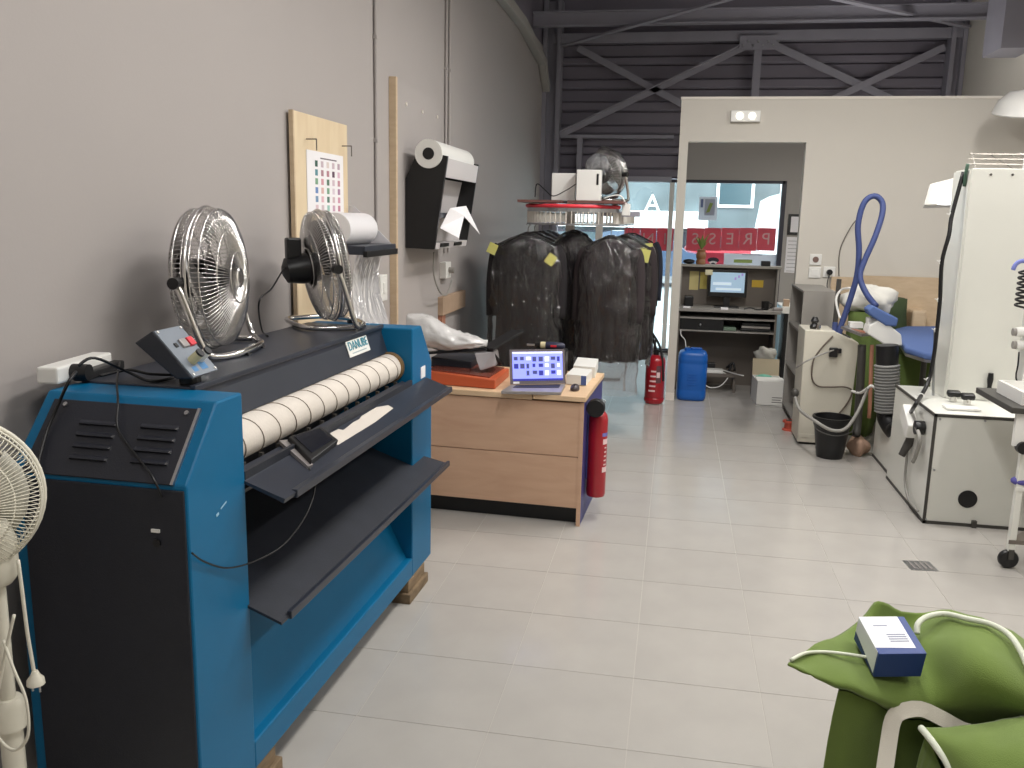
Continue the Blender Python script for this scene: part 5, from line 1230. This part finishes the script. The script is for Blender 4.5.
MB().lathe([(.03, 0), (.035, .02), (.02, .04), (.03, .06), (.015, .09)], (p.x, YG+.1, .875), n=14).out('valve', m_plasblk, sg, smooth=True)
MB().cyl((p.x+.02, YG+.05, .875), (p.x+.02, YG+.05, .91), .018, n=12).out('valve_cap', m_chrome, sg, smooth=True)
MB().cyl((1.20, YG+.1, .86), (1.20, YG+.1, .93), .02, n=12).out('hose_socket', m_hose, sg, smooth=True)
MB().obox((1.29, YG+.12, .832), (.06, .06, .012), (0, .42, 0)).out('lid_opening', m_edge, sg)
# cables on the generator
cable('generator_cable', 'brown cable snaking down the front of the cream steam generator', [at(833, 336, Y=YG-.01), at(820, 350, Y=YG-.015), at(813, 362, Y=YG-.015), at(812, 378, Y=YG-.012), at(818, 386, Y=YG-.012), at(832, 387, Y=YG-.015), at(845, 387, Y=YG-.012), at(852, 391, Y=YG-.012), at(848, 402, Y=YG-.012), at(838, 415, Y=YG-.012)], .006, M('brown_cable', (96, 84, 74), .6))
cable('generator_cable', 'grey cable stretching left from the black plug of the generator', [at(834, 350, Y=YG-.03), at(820, 355, Y=YG-.08), at(805, 362, Y=YG-.1), at(796, 368, Y=YG-.02)], .006, m_grey_cable)
cable('grey_hose', 'pair of grey hoses drooping across the black bucket', [at(795, 397, Y=6.68), at(800, 410, Y=6.6), at(815, 421, Y=6.31), at(831, 430, Y=6.27), at(845, 429, Y=6.27), at(856, 415, Y=6.30), at(864, 398, Y=6.4), at(868, 388, Y=6.4)], .012, m_grey_cable)
p = at(795, 393, Y=6.7)
tag(MB().ell(tuple(p), (.03, .03, .035), 12, 8).out('hose_tap', m_edge, None, smooth='all'), 'dark tap where the grey hose starts beside the generator', 'tap')
cable('grey_hose', 'pale hose running from the generator back to the ribbed duct', [at(852, 391, Y=6.62), at(860, 393, Y=6.5), at(868, 388, Y=6.4), at(872, 386, Y=6.38), at(880, 392, Y=6.36)], .010, m_white)
# bucket
bk = thing('black_bucket', 'black plastic bucket on the floor in front of the cream generator', 'bucket', (1.17, 6.45, 0))
MB().lathe([(.088, 0), (.092, .01), (.13, .285), (.138, .285), (.138, .30), (.124, .30), (.086, .015), (.0, .012)], (1.17, 6.44, 0), n=32).out('pail', m_plasblk, bk, smooth=True)
MB().tube([Vector((1.17-.135, 6.44, .29)), Vector((1.17-.12, 6.34, .22)), Vector((1.17, 6.29, .19)), Vector((1.17+.12, 6.34, .22)), Vector((1.17+.135, 6.44, .29))], .004, 6, smooth=5).out('handle', m_edge, bk, smooth='all')
# red roll on the floor
p = at(789, 430, z=0)
rr_ = thing('red_reel', 'small red reel lying on the floor left of the steam generator', 'reel', tuple(p))
MB().lathe([(.03, 0), (.055, 0), (.055, .01), (.04, .015), (.04, .06), (.055, .065), (.055, .08), (.03, .08)], tuple(p), n=20).out('spool', M('red_orange', (190, 84, 66), .5), rr_, smooth=True)
MB().cyl(p+up*.078, p+up*.082, .03, n=14).out('core', m_edge, rr_)
# shelf unit against the partition
su = thing('shelf_unit', 'narrow grey shelf unit behind the steam generator, open to the left', 'shelf', (1.15, 7.65, 0))
MB().box(1.02, 1.27, 7.30, 7.315, 0, 1.125).out('front_panel', m_grey, su)
MB().box(1.02, 1.27, 8.06, 8.075, 0, 1.125).out('rear_panel', m_grey, su)
MB().box(1.255, 1.27, 7.315, 8.06, 0, 1.125).out('side_panel', m_grey, su)
for z in (.05, .42, .78, 1.11): MB().box(1.02, 1.255, 7.315, 8.06, z, z+.015).out('shelf', m_grey, su)
tag(MB().box(1.06, 1.2, 7.4, 7.6, .796, .90).out('stored_box', m_plasblk, None, bevel=.01), 'black box on the upper shelf of the grey shelf unit', 'box')
tag(MB().box(1.06, 1.2, 7.4, 7.65, .436, .53).out('stored_box', m_edge, None, bevel=.01), 'dark box on the middle shelf of the grey shelf unit', 'box')
# plywood behind the ironing table
pw = thing('plywood_sheet', 'wide plywood sheet standing against the partition behind the ironing table', 'plywood', (1.95, 8.12, 0))
MB().box(1.62, 2.70, 8.12, 8.145, .0, at(910, 277, Y=8.12).z).out('sheet', m_ply, pw)
MB().box(1.36, 1.62, 8.13, 8.15, .0, at(840, 277, Y=8.12).z).out('side_sheet', m_ply, pw)
MB().box(2.0, 2.12, 7.90, 8.12, .72, .95).out('corner_piece', m_ply, pw, bevel=.02)
# green sacks hanging at the wall
def sack(label, c, rx, ry, h, z0, mat, seed):
    rn = random.Random(seed); ph = rn.random()*6; rows = []
    for i in range(9):
        t = i/8; f = .85+.25*math.sin(PI*min(1, t*1.1+.05)); row = []
        for k in range(28):
            th = 2*PI*k/28; w_ = 1+.07*math.sin(5*th+ph+3*t)+.05*math.sin(11*th+2*ph-4*t)
            row.append((c[0]+rx*f*w_*math.cos(th), c[1]+ry*f*w_*math.sin(th), z0+h*t))
        rows.append(row)
    mb = MB().grid(rows, closed=True); mb.f += [list(range(28))[::-1], list(range(8*28, 9*28))]
    return tag(mb.out('green_sack', mat, None, smooth='all'), label, 'laundry sack', 'green laundry sacks in the corner')
sack('green laundry sack standing right behind the cream generator', (1.50, 7.30), .14, .18, .98, 0, m_greend, 1)
sack('green laundry sack under the blue ironing board', (1.93, 7.24), .19, .16, .66, 0, m_greend, 2)
sack('dark green laundry sack behind the ribbed duct', (1.80, 7.86), .15, .17, 1.05, 0, M('green_dark', (58, 72, 44), .9), 3)
# white laundry heap on top
wl = at(875, 300, Y=7.3)
tag(MB().ell((1.52, 7.32, 1.075), (.20, .18, .115), 22, 14, lambda d: 1+.12*math.sin(5*d.x+3*d.z+1)+.1*math.sin(8*d.y-5*d.x)+.05*math.sin(13*d.z+9*d.x)).out('white_cloth_heap', M('white_cloth', (230, 228, 220), .9, bump=(20, .3)), None, smooth='all'), 'heap of white cloth on the green sacks behind the ironing arm', 'cloth')
# ironing table with sleeve arm
it = thing('ironing_table', 'blue-padded ironing table with white sleeve arm beside the white cabinet', 'ironing table', (1.62, 6.3, 0))
zp = .83
pts = [at(893, 329, z=zp), at(898, 337, z=zp), at(905, 347, z=zp), at(925, 353, z=zp), at(950, 356, z=zp), at(975, 330, z=zp), at(945, 326, z=zp), at(905, 326, z=zp)]
MB().hull([p-up*.045 for p in pts], [p for p in pts]).out('pad', m_pad, it, bevel=.016, seg=3)
cxp = sum((p for p in pts), Vector())/8
MB().hull([cxp+(p-cxp)*.93-up*.07 for p in pts], [cxp+(p-cxp)*.93-up*.046 for p in pts]).out('board', m_alu, it)
MB().bar((1.66, 6.6, .745), (2.25, 6.82, .745), .03, .03).out('frame_rail', m_plasblk, it)
MB().cyl((1.80, 6.66, .0), (1.80, 6.66, .78), .02, n=10).out('leg', m_edge, it, smooth=True)
MB().cyl((2.2, 6.8, .0), (2.2, 6.8, .78), .02, n=10).out('leg', m_edge, it, smooth=True)
MB().bar((1.80, 6.66, .25), (2.2, 6.8, .62), .018, .018).out('brace', m_edge, it)
YA = 6.45
arm = [at(*c, Y=YA) for c in ((868, 325), (880, 318), (900, 334), (901, 345), (885, 345), (866, 333))]
MB().hull([p-Vector((0, .04, 0)) for p in arm], [p+Vector((0, .12, 0)) for p in arm]).out('sleeve_arm', m_white, it, bevel=.008)
brk = [at(*c, Y=YA+.02) for c in ((868, 318), (880, 318), (884, 330), (868, 330))]
MB().hull([p for p in brk], [p+Vector((0, .08, 0)) for p in brk]).out('arm_bracket', m_white, it, bevel=.006)
pa_ = [at(866, 309, Y=YA), at(872, 305, Y=YA), at(897, 318, Y=YA), at(895, 326, Y=YA), at(884, 325, Y=YA), at(868, 314, Y=YA)]
MB().hull([p-Vector((0, .05, 0)) for p in pa_], [p+Vector((0, .10, 0)) for p in pa_]).out('sleeve_pad', m_pad, it, bevel=.012, seg=3)
MB().bar(at(842, 328, Y=6.6), at(872, 333, Y=YA+.04), .02, .014).out('red_rod', m_rust, it)
MB().box(1.20+.06, 1.20+.15, 6.6, 6.68, at(856, 328, Y=6.6).z, at(856, 324, Y=6.6).z+.01).out('rest_plate', m_white, it)
MB().bar(at(845, 327, Y=6.62), at(866, 335, Y=YA+.05), .10, .02).out('tray', m_alu, it)
# loop hose
hs_ = [at(838, 333, Y=6.85), at(843, 320, Y=6.85), at(850, 300, Y=6.85), at(857, 275, Y=6.85), at(859, 250, Y=6.85), at(858, 225, Y=6.85), at(864, 203, Y=6.85), at(874, 196, Y=6.85), at(882, 202, Y=6.85), at(882, 215, Y=6.83), at(875, 237, Y=6.8), at(864, 262, Y=6.78), at(860, 277, Y=6.76), at(866, 293, Y=6.7), at(876, 306, Y=6.55)]
hsr = thing('blue_hose', 'blue iron hose rising in a tall loop above the steam generator', 'hose', tuple(hs_[0]))
MB().tube(hs_, .021, 10, smooth=5).out('hose', m_hose, hsr, smooth='all')
MB().cyl(hs_[0]-up*.03, hs_[0]+(hs_[1]-hs_[0])*.4, .026, n=12).out('cuff', m_hose, hsr, smooth=True)
MB().tube([at(840, 318, Y=6.84), at(836, 300, Y=7.0), at(841, 290, Y=7.1), at(850, 288, Y=7.0)], .009, 6, smooth=4).out('white_tie', m_white, hsr, smooth='all')
pk = at(841, 296, Y=7.05)
tag(MB().box(pk.x-.015, pk.x+.015, 7.17, 7.21, .0, pk.z+.12).out('steel_stand', m_edge, None), 'thin dark post behind the blue hose', 'post')
# ribbed exhaust duct
du = thing('exhaust_duct', 'thick ribbed grey exhaust duct dropping below the ironing arm', 'duct', (1.47, 6.3, 0))
YDu = 6.28
p0, p1, p2, p3 = at(887, 345, Y=YDu), at(887, 364, Y=YDu), at(887, 412, Y=YDu), at(899, 430, Y=6.1)
MB().cyl(p0, p1, .072, n=24).out('sleeve', m_plasblk, du, smooth=True)
pr = []; n = 16; L_ = (p1-p2).length
for i in range(n): pr += [(.072, L_*i/n), (.083, L_*(i+.35)/n), (.083, L_*(i+.65)/n)]
pr.append((.072, L_))
MB().lathe(pr, tuple(p2), tuple(p1-p2), 24).out('ribbed_section', m_rib, du, smooth=True)
MB().tube([p2+up*.01, p2-up*.04, p2.lerp(p3, .6)-up*.05, p3, p3+Vector((.08, 0, -.02))], .062, 14, smooth=5).out('elbow', m_plasblk, du, smooth='all')
cable('copper_pipe', 'thin copper-coloured pipe standing behind the ribbed duct', [at(872, 345, Y=6.5), at(871, 370, Y=6.5), at(870, 400, Y=6.5), at(869, 418, Y=6.5)], .014, m_rust, 3)
cable('copper_pipe', 'dark pipe standing left of the ribbed duct', [at(862, 345, Y=6.55), at(861, 370, Y=6.55), at(858, 418, Y=6.55), at(856, 436, Y=6.5)], .03, m_edge, 3)
# brown sacking on the floor
p = at(866, 440, z=0)
tag(MB().ell((1.385, 6.57, .062), (.075, .10, .072), 20, 12, lambda d: 1+.14*math.sin(5*d.x+2)+.12*math.sin(7*d.y+4*d.x)).out('brown_sacking', M('sacking', (168, 138, 118), .9, bump=(20, .5)), None, smooth='all'), 'crumpled brown sacking on the floor behind the black bucket', 'cloth')

# ================================================================== white finishing machine
fm = thing('finishing_cabinet', 'white pressing cabinet with dark edges, black round hole and a tall back tower', 'machine', (1.8, 5.5, 0))
X0, X1, Y0, Y1, ZB = 1.458, 2.12, 5.072, 5.97, .63
MB().box(X0, X1, Y0, Y1, .015, ZB).out('base_cabinet', m_cab, fm)
e = .012
for nm, bxs in (('edge_strip', (X0-.003, X1, Y0-.004, Y0+.01, ZB-.012, ZB+.004)), ('edge_strip', (X0-.003, X1, Y0-.004, Y0+.01, 0, .018)), ('edge_strip', (X0-.004, X0+.012, Y0-.004, Y0+.004, 0, ZB+.004)), ('edge_strip', (X0-.004, X0+.004, Y0, Y1, ZB-.012, ZB+.004)), ('edge_strip', (X0-.004, X0+.01, Y0, Y1, 0, .018))):
    MB().box(*bxs).out(nm, m_edge, fm)
p = at(967.5, 499, Y=Y0)
MB().cyl((p.x, Y0-.005, p.z), (p.x, Y0+.002, p.z), .05, n=28).out('round_vent', m_plasblk, fm)
for c in ((940, 419), (985, 421), (934, 470), (926, 519)):
    q = at(*c, Y=Y0); MB().cyl((q.x, Y0-.006, q.z), (q.x, Y0, q.z), .006, n=8).out('screw', m_alu, fm)
q = at(973, 526, Y=Y0); MB().box(q.x-.012, q.x+.012, Y0-.02, Y0, 0, .04).out('foot', m_edge, fm)
# low plinth behind
MB().box(X0+.03, X1, Y1, 6.55, .015, .30).out('rear_plinth', m_cab, fm, bevel=.003)
MB().box(X0+.026, X1, Y1, 6.55, 0, .02).out('rear_plinth_strip', m_edge, fm)
# tower
TX, TY, TZ = 1.655, 5.58, 1.985
MB().box(TX, TX+.72, TY, TY+.32, ZB+.002, TZ).out('tower', m_cab, fm, bevel=.004)
MB().box(TX-.012, TX, TY+.01, TY+.31, ZB+.002, TZ-.01).out('tower_side', m_cab, fm)
for k in range(4): MB().cyl((TX+.10+.115*k, TY-.004, TZ-.035), (TX+.10+.115*k, TY, TZ-.035), .007, n=8).out('screw', m_edge, fm)
q = at(988, 383, Y=TY)
MB().lathe([(.014, 0), (.016, .02), (.012, .05), (.017, .09), (.014, .13)], (q.x, TY-.03, q.z-.065), n=14).out('grip', m_plasblk, fm, smooth=True)
MB().cyl((q.x, TY, q.z), (q.x, TY-.03, q.z), .006, n=8).out('grip_mount', m_alu, fm)
# wire rack on the tower top
for z in (.025, .055, .085): MB().tube([Vector((TX-.03+z*.4, TY+.02+z, TZ+z)), Vector((TX+.74, TY+.02+z, TZ+z))], .004, 6).out('rack_wire', m_wire, fm)
for k in range(4): MB().tube([Vector((TX+.02+.2*k, TY+.02, TZ)), Vector((TX+.02+.085*k, TY+.12, TZ+.095))], .003, 6).out('rack_wire', m_wire, fm)
MB().tube([Vector((TX-.02, TY+.03, TZ+.025)), Vector((TX-.025, TY+.03, TZ-.02)), Vector((TX-.02, TY+.05, TZ-.10))], .010, 8, smooth=4).out('green_elbow', M('dark_green', (64, 92, 76), .5), fm, smooth='all')
# foot switches / knobs on the base top
for c in ((953, 398), (967, 401)):
    q = at(c[0], c[1]+3, z=ZB+.005)
    k = MB().cyl(q, q+up*.03, .02, n=14).out('knob_stem', m_chrome, fm, smooth=True)
    MB().obox(tuple(q+up*.045), (.075, .05, .035), (.25, 0, 0)).out('knob', m_plasblk, k, bevel=.012)
q = at(962, 409, z=ZB+.005); MB().box(q.x-.09, q.x+.09, q.y-.04, q.y+.06, ZB+.004, ZB+.014).out('knob_plate', m_white, fm)
# cable harness down the tower's left side
hn_ = [Vector((TX-.03, TY+.06, TZ-.02)), at(952, 215, Y=5.62), at(949, 235, Y=5.6), at(942, 262, Y=5.6), at(940, 300, Y=5.6), at(937, 330, Y=5.6), at(934, 355, Y=5.6), at(929, 380, Y=5.6), at(921, 396, z=.655), at(916, 404, z=.65), at(911, 412, X=X0-.03), at(910, 418, X=X0-.035)]
ha = thing('cable_harness', 'black cable harness with white ties along the edge of the white tower', 'cable', tuple(hn_[-1]))
MB().tube(hn_, .012, 8, smooth=5).out('cable', m_plasblk, ha, smooth='all')
for k in (1, 3, 4, 5, 7, 8): MB().tube([hn_[k]+Vector((.015*math.cos(t*PI/4), 0, .015*math.sin(t*PI/4))) for t in range(8)], .004, 5, closed=True).bar(hn_[k], hn_[k]+Vector((-.03, 0, .006)), .006, .004).out('white_tie', m_white, ha, smooth='all')
MB().cyl(at(935, 330, Y=5.66), at(933, 398, Y=5.66), .008, n=8).out('steel_rod', m_alu, ha)
# plug group on the base's left face
XS = X0-.004
q = at(909, 421, X=XS-.03)
pw_ = thing('plug_box', 'white junction box with black plugs on the left face of the white cabinet', 'junction box', (XS, q.y, q.z-.1))
MB().obox((XS-.03, q.y, q.z), (.06, .20, .10), (.5, 0, 0)).out('box', m_white, pw_, bevel=.008)
q2 = at(924, 428, X=XS)
MB().cyl((XS, q2.y, q2.z), (XS-.05, q2.y, q2.z), .04, n=14).out('socket', m_plasblk, pw_, smooth=True)
q3 = at(912, 440, X=XS)
MB().cyl((XS, q3.y, q3.z+.02), (XS-.05, q3.y, q3.z-.10), .03, .02, 12).out('plug', m_edge, pw_, smooth=True)
MB().tube([Vector((XS-.04, q2.y, q2.z)), at(920, 440, X=XS-.04), at(916, 455, X=XS-.02), at(913, 462, X=XS-.02)], .012, 6, smooth=4).out('cord', m_grey_cable, pw_, smooth='all')
MB().tube([at(907, 430, X=XS-.03), at(907, 455, X=XS-.015), at(905, 480, X=XS-.012), at(909, 500, X=XS-.012), at(918, 511, X=XS-.012)], .008, 6, smooth=4).out('cord', m_grey_cable, pw_, smooth='all')
# tilted lamp behind the tower
lam = [at(*c, Y=6.3) for c in ((930, 184), (962, 176), (962, 204), (924, 205))]
wl_ = thing('work_lamp', 'slanting white lamp shade with lit tube left of the white tower', 'lamp', tuple(lam[3]))
MB().hull([p for p in lam], [p+Vector((.02, .10, -.02)) for p in lam]).out('shade', M('lamp_shade', (232, 230, 222), .5), wl_, bevel=.004)
a, b = at(936, 201.5, Y=6.28), at(960, 201, Y=6.28)
MB().lathe([(.0, 0), (.02, .01), (.026, .06), (.02, .15), (.0, .17)], tuple(a), tuple(b-a), 14).out('bulb', M('bulb_glow', (255, 255, 250), .4, emit=2.2), wl_, smooth=True)
MB().bar(at(962, 190, Y=6.35), Vector((2.2, 6.35, at(962, 190, Y=6.35).z)), .03, .03).out('arm', m_white, wl_)
MB().cyl((2.2, 6.35, 0), (2.2, 6.35, 2.1), .018, n=10).out('stand_pole', m_white, wl_, smooth=True)

# ================================================================== trolley at the right edge
tz = .80; TYc = 4.30
tc_ = thing('trolley', 'white trolley with black castor cut off by the right edge', 'trolley', (1.95, 4.46, 0))
for x, y in ((1.70, 4.47), (2.25, 4.47), (2.02, 4.85), (2.25, 4.85)):
    MB().box(x-.016, x+.016, y-.016, y+.016, .09, tz-.01).out('leg', m_cab, tc_, bevel=.003)
    cw = MB().lathe([(.012, -.016), (.042, -.016), (.047, -.008), (.047, .008), (.042, .016), (.012, .016)], (x-.005, y, .047), (0, 1, .0), 20).out('castor', m_plasblk, tc_, smooth=True)
    MB().box(x-.012, x+.012, y-.022, y+.022, .05, .10).out('castor_fork', m_edge, tc_)
MB().box(1.60, 2.35, 4.40, 4.92, tz-.01, tz+.02).out('top_shelf', m_edge, tc_, bevel=.003)
MB().hull([(1.68, 4.45, .13), (2.27, 4.45, .13), (2.27, 4.87, .13), (2.0, 4.87, .13)], [(1.68, 4.45, .15), (2.27, 4.45, .15), (2.27, 4.87, .15), (2.0, 4.87, .15)]).out('bottom_shelf', m_greyd, tc_)
MB().hull([(1.68, 4.45, .40), (2.27, 4.45, .40), (2.27, 4.87, .40), (2.0, 4.87, .40)], [(1.68, 4.45, .42), (2.27, 4.45, .42), (2.27, 4.87, .42), (2.0, 4.87, .42)]).out('middle_shelf', m_cab, tc_)
MB().box(1.63, 1.70, 4.42, 4.44, tz-.17, tz-.012).out('hanging_panel', m_white, tc_)
MB().cyl((1.675, 4.44, .625), (1.675, 4.40, .625), .03, n=14).out('brake_knob', m_plasblk, tc_, smooth=True)
tag(MB().ell((1.71, 4.455+.03, .442), (.045, .04, .022), 12, 8).out('blue_cloth', M('blue_violet', (84, 80, 150), .8), None, smooth='all'), 'small blue cloth on the middle shelf of the trolley', 'cloth')
wt = thing('white_tray', 'white plastic tray on top of the trolley at the right edge', 'tray', (1.85, 4.65, tz+.02))
MB().box(1.66, 2.0, 4.46, 4.8, tz+.021, tz+.03).out('tray_bottom', m_white, wt)
for bxs in ((1.66, 2.0, 4.46, 4.475), (1.66, 2.0, 4.785, 4.8), (1.66, 1.675, 4.475, 4.785), (1.985, 2.0, 4.475, 4.785)): MB().box(*bxs, tz+.03, tz+.085).out('tray_side', m_white, wt)
MB().box(1.70, 1.72, 4.457, 4.46, tz+.04, tz+.065).out('tray_mark', m_edge, wt)
# spotting gun with coiled hose hanging from a rod
hk = at(1021, 263, Y=4.85)
sp = thing('spotting_gun_holder', 'coiled black hose with blue hook and white rollers hanging over the trolley', 'hose', (hk.x, 4.85, tz+.02))
MB().box(hk.x+.06, hk.x+.09, 4.80, 4.90, tz+.021, 1.75).out('upright', m_cab, sp)
coil = []
zc0, zc1 = at(1022, 270, Y=4.85).z, at(1022, 308, Y=4.85).z
for i in range(90):
    t = i/89; coil.append(Vector((hk.x+.02+.022*math.cos(t*2*PI*7), 4.85+.022*math.sin(t*2*PI*7), zc0+(zc1-zc0)*t)))
MB().tube(coil, .006, 6).out('coil', m_plasblk, sp, smooth='all')
MB().tube([at(1013, 270, Y=4.85), at(1016, 264, Y=4.85), at(1022, 261, Y=4.85), at(1030, 262, Y=4.85)], .011, 8, smooth=4).out('blue_hook', M('hook_blue', (120, 130, 200), .5), sp, smooth='all')
for y_ in (332, 345):
    q = at(1016, y_, Y=4.85)
    rl_ = MB().cyl(q, q+Vector((.11, 0, .006)), .024, n=16).out('roller', m_white, sp, smooth=True)
    MB().cyl(q-Vector((.016, 0, 0)), q, .02, n=14).out('roller_cap', m_grey, rl_)
MB().tube([at(1019, 352, Y=4.85), at(1018, 365, Y=4.85), at(1016, 378, Y=4.85), at(1022, 392, Y=4.85)], .004, 6, smooth=3).out('thin_hose', m_plasblk, sp, smooth='all')

# ================================================================== green laundry bags in the foreground
def patch(rows, k=4):
    """bicubic-like smoothing of a coarse grid of points"""
    R1 = [catmull(r, k) for r in rows]; cols_ = [catmull([r[i] for r in R1], k) for i in range(len(R1[0]))]
    return [[c[j] for c in cols_] for j in range(len(cols_[0]))]
gb = thing('green_laundry_bag', 'big green laundry bag with white piping and a box lying on it', 'laundry bag', (.68, 2.05, 0))
def A(x, y, z): return at(x, y, z=z)
rows = [
    [A(868, 618, .55), A(878, 603, .62), A(908, 613, .585), A(950, 612, .60), A(990, 622, .60), A(1040, 650, .52)],
    [A(832, 637, .58), A(868, 630, .565), A(905, 632, .545), A(938, 622, .595), A(985, 630, .63), A(1046, 668, .56)],
    [A(790, 661, .60), A(842, 655, .565), A(884, 656, .535), A(925, 648, .56), A(985, 655, .62), A(1050, 690, .55)],
    [A(797, 668, .595), A(850, 676, .555), A(892, 682, .525), A(935, 680, .52), A(985, 685, .57), A(1050, 712, .52)],
    [A(815, 676, .575), A(858, 693, .53), A(898, 704, .49), A(940, 708, .47), A(985, 712, .48), A(1050, 730, .45)],
    [A(838, 688, .53), A(868, 698, .50), A(902, 714, .44), A(945, 722, .40), A(990, 728, .38), A(1048, 745, .36)]]
def crease(G, amp, fr):
    return [[p+Vector((0, 0, 1))*(amp*noise.noise(Vector((p.x*fr, p.y*fr*.6, 3)))+amp*.5*noise.noise(Vector((p.x*fr*2.3+5, p.y*fr*2, 1)))) for p in r_] for r_ in G]
g = crease(patch(rows, 5), .012, 9)
MB().grid(g).out('top_cloth', m_green, gb, smooth='all', solid=.006)
# body: the cloth falls from the outline of the folded top to the floor
def skirt(rows, par, bulge=.03, inset=.012, lean=.02, n=9):
    L0, L1 = rows[0][0], rows[-1][0]
    ring = list(rows[0]) + [r[-1] for r in rows[1:-1]] + list(rows[-1][::-1]) + [L1.lerp(L0, k/(len(rows)-1)) for k in range(1, len(rows)-1)]
    ring = catmull(ring, 4, True); c = sum(ring, Vector())/len(ring); out_ = []
    for i in range(n):
        t = i/(n-1); row = []
        for k, p in enumerate(ring):
            d = Vector((p.x-c.x, p.y-c.y, 0)); d = d.normalized() if d.length > 1e-5 else d
            w_ = bulge*math.sin(PI*t**.8)+.006*math.sin(k*.55+4*t)*t - inset*(1-t)
            row.append(Vector((p.x, p.y, p.z*(1-t)-.008*(1-t)))+d*(w_+lean*t))
        out_.append(row)
    mb = MB().grid(out_, closed=True); m = len(ring); mb.f.append(list(range((n-1)*m, n*m)))
    return mb.out('body', m_green, par, smooth='all')
skirt(g, gb, .012, .002, .03)
def pipe(pts, r=.007, nm='piping', mat=m_pipe, par=gb): return MB().tube(pts, r, 8, smooth=5).out(nm, mat, par, smooth='all')
pipe([A(791, 660, .605), A(806, 653, .60), A(825, 652, .59), A(845, 654, .578), A(866, 657, .57)], .0045)
pipe([A(917, 634, .585), A(918, 624, .605), A(927, 617, .615), A(945, 614, .622), A(968, 619, .64), A(990, 624, .645), A(1008, 634, .64), A(1020, 650, .625), A(1028, 668, .60)], .008)
# strap
stp = [A(884, 775, .36), A(889, 740, .42), A(893, 720, .458), A(901, 712, .476), A(921, 709, .486), A(945, 720, .466), A(962, 727, .45), A(972, 728, .447)]
stc = catmull(stp, 3); rowsS = []
for i, p in enumerate(stc):
    d = (stc[min(i+1, len(stc)-1)]-stc[max(i-1, 0)]).normalized(); s_ = d.cross(Vector((-.25, -.7, .66)).normalized()).normalized()
    wd = .019 if i < 15 else .019-.010*(i-15)/max(1, len(stc)-16)
    rowsS.append([p+s_*wd, p, p-s_*wd])
MB().grid(rowsS).out('strap', m_strap, gb, solid=.004)
# second bag
g2 = thing('green_laundry_bag', 'second green laundry bag with white piping at the bottom right corner', 'laundry bag', (.86, 1.60, 0))
rows2 = [
    [A(921, 729, .46), A(950, 728, .475), A(985, 724, .49), A(1030, 716, .50), A(1070, 715, .48)],
    [A(925, 737, .46), A(955, 738, .485), A(990, 736, .505), A(1030, 732, .52), A(1080, 735, .50)],
    [A(936, 750, .45), A(962, 753, .48), A(995, 756, .50), A(1035, 758, .515), A(1090, 765, .49)],
    [A(950, 775, .42), A(972, 785, .44), A(1005, 795, .46), A(1045, 800, .46), A(1100, 805, .44)],
    [A(955, 810, .36), A(980, 825, .36), A(1010, 835, .36), A(1050, 840, .36), A(1110, 840, .34)]]
MB().grid(crease(patch(rows2, 5), .01, 9)).out('top_cloth', m_green, g2, smooth='all', solid=.006)
skirt(crease(patch(rows2, 5), .01, 9), g2, .012, .012, .0)
pipe([A(921, 728, .465), A(927, 735, .465), A(937, 748, .458), A(948, 765, .44), A(955, 785, .41)], .0085, par=g2)
# blue-white box on the first bag
bxb = [A(876, 679, .54), A(922, 678, .54), A(909, 640, .545), A(862, 650, .545)]
tt = [A(879, 654, .615), A(927, 653.5, .615), A(908, 617, .645), A(863, 616, .645)]
gx = thing('glove_box', 'blue and white cardboard box lying on the big green laundry bag', 'box', tuple(sum(bxb, Vector())/4))
m_bw = M('box_white', (236, 238, 242), .5); m_bb = M('box_blue', (34, 62, 128), .45)
# squared-up version of the box: front-left bottom, width, depth, height axes
fl_, fr_ = tt[0], tt[1]; wv = fr_-fl_; dv_ = ((tt[3]-tt[0])+(tt[2]-tt[1]))*.5; wv.z = 0
dv_ = dv_-wv*(.5*dv_.dot(wv)/wv.dot(wv)); hh = wv.cross(dv_).normalized()*-.072
def bx3(u, v_, w_): return fl_+wv*u+dv_*v_+hh*w_
MB().hull([bx3(0, 0, 1), bx3(1, 0, 1), bx3(1, 1, 1), bx3(0, 1, 1)], [bx3(0, 0, 0), bx3(1, 0, 0), bx3(1, 1, 0), bx3(0, 1, 0)]).out('carton', m_bb, gx, bevel=.0015)
MB().hull([bx3(.0, .16, .0), bx3(.84, .14, .0), bx3(.84, .99, .0), bx3(.0, .99, .0)], [v_+up*.0008 for v_ in (bx3(.0, .16, .0), bx3(.84, .14, .0), bx3(.84, .99, .0), bx3(.0, .99, .0))]).out('white_panel', m_bw, gx)
lv_ = wv.normalized()*-.0008
MB().hull([bx3(0, .05, .0), bx3(0, .98, 0), bx3(0, .98, .6), bx3(0, .5, .75), bx3(0, .05, .9)], [v_+lv_ for v_ in (bx3(0, .05, .0), bx3(0, .98, 0), bx3(0, .98, .6), bx3(0, .5, .75), bx3(0, .05, .9))]).out('white_side', m_bw, gx)
for k in range(4):
    v_ = .30+.06*k; q = [bx3(.38, v_, 0), bx3(.78, v_, 0), bx3(.78, v_+.03, 0), bx3(.38, v_+.03, 0)]
    MB().hull([p+up*.0008 for p in q], [p+up*.0014 for p in q]).out('print_line', M('print_grey2', (150, 154, 170), .7) if k == 0 else bpy.data.materials['print_grey2'], gx)
MB().hull([p+up*.0008 for p in (bx3(.2, .72, 0), bx3(.5, .72, 0), bx3(.5, .75, 0), bx3(.2, .75, 0))], [p+up*.0014 for p in (bx3(.2, .72, 0), bx3(.5, .72, 0), bx3(.5, .75, 0), bx3(.2, .75, 0))]).out('print_line', bpy.data.materials['print_grey2'], gx)
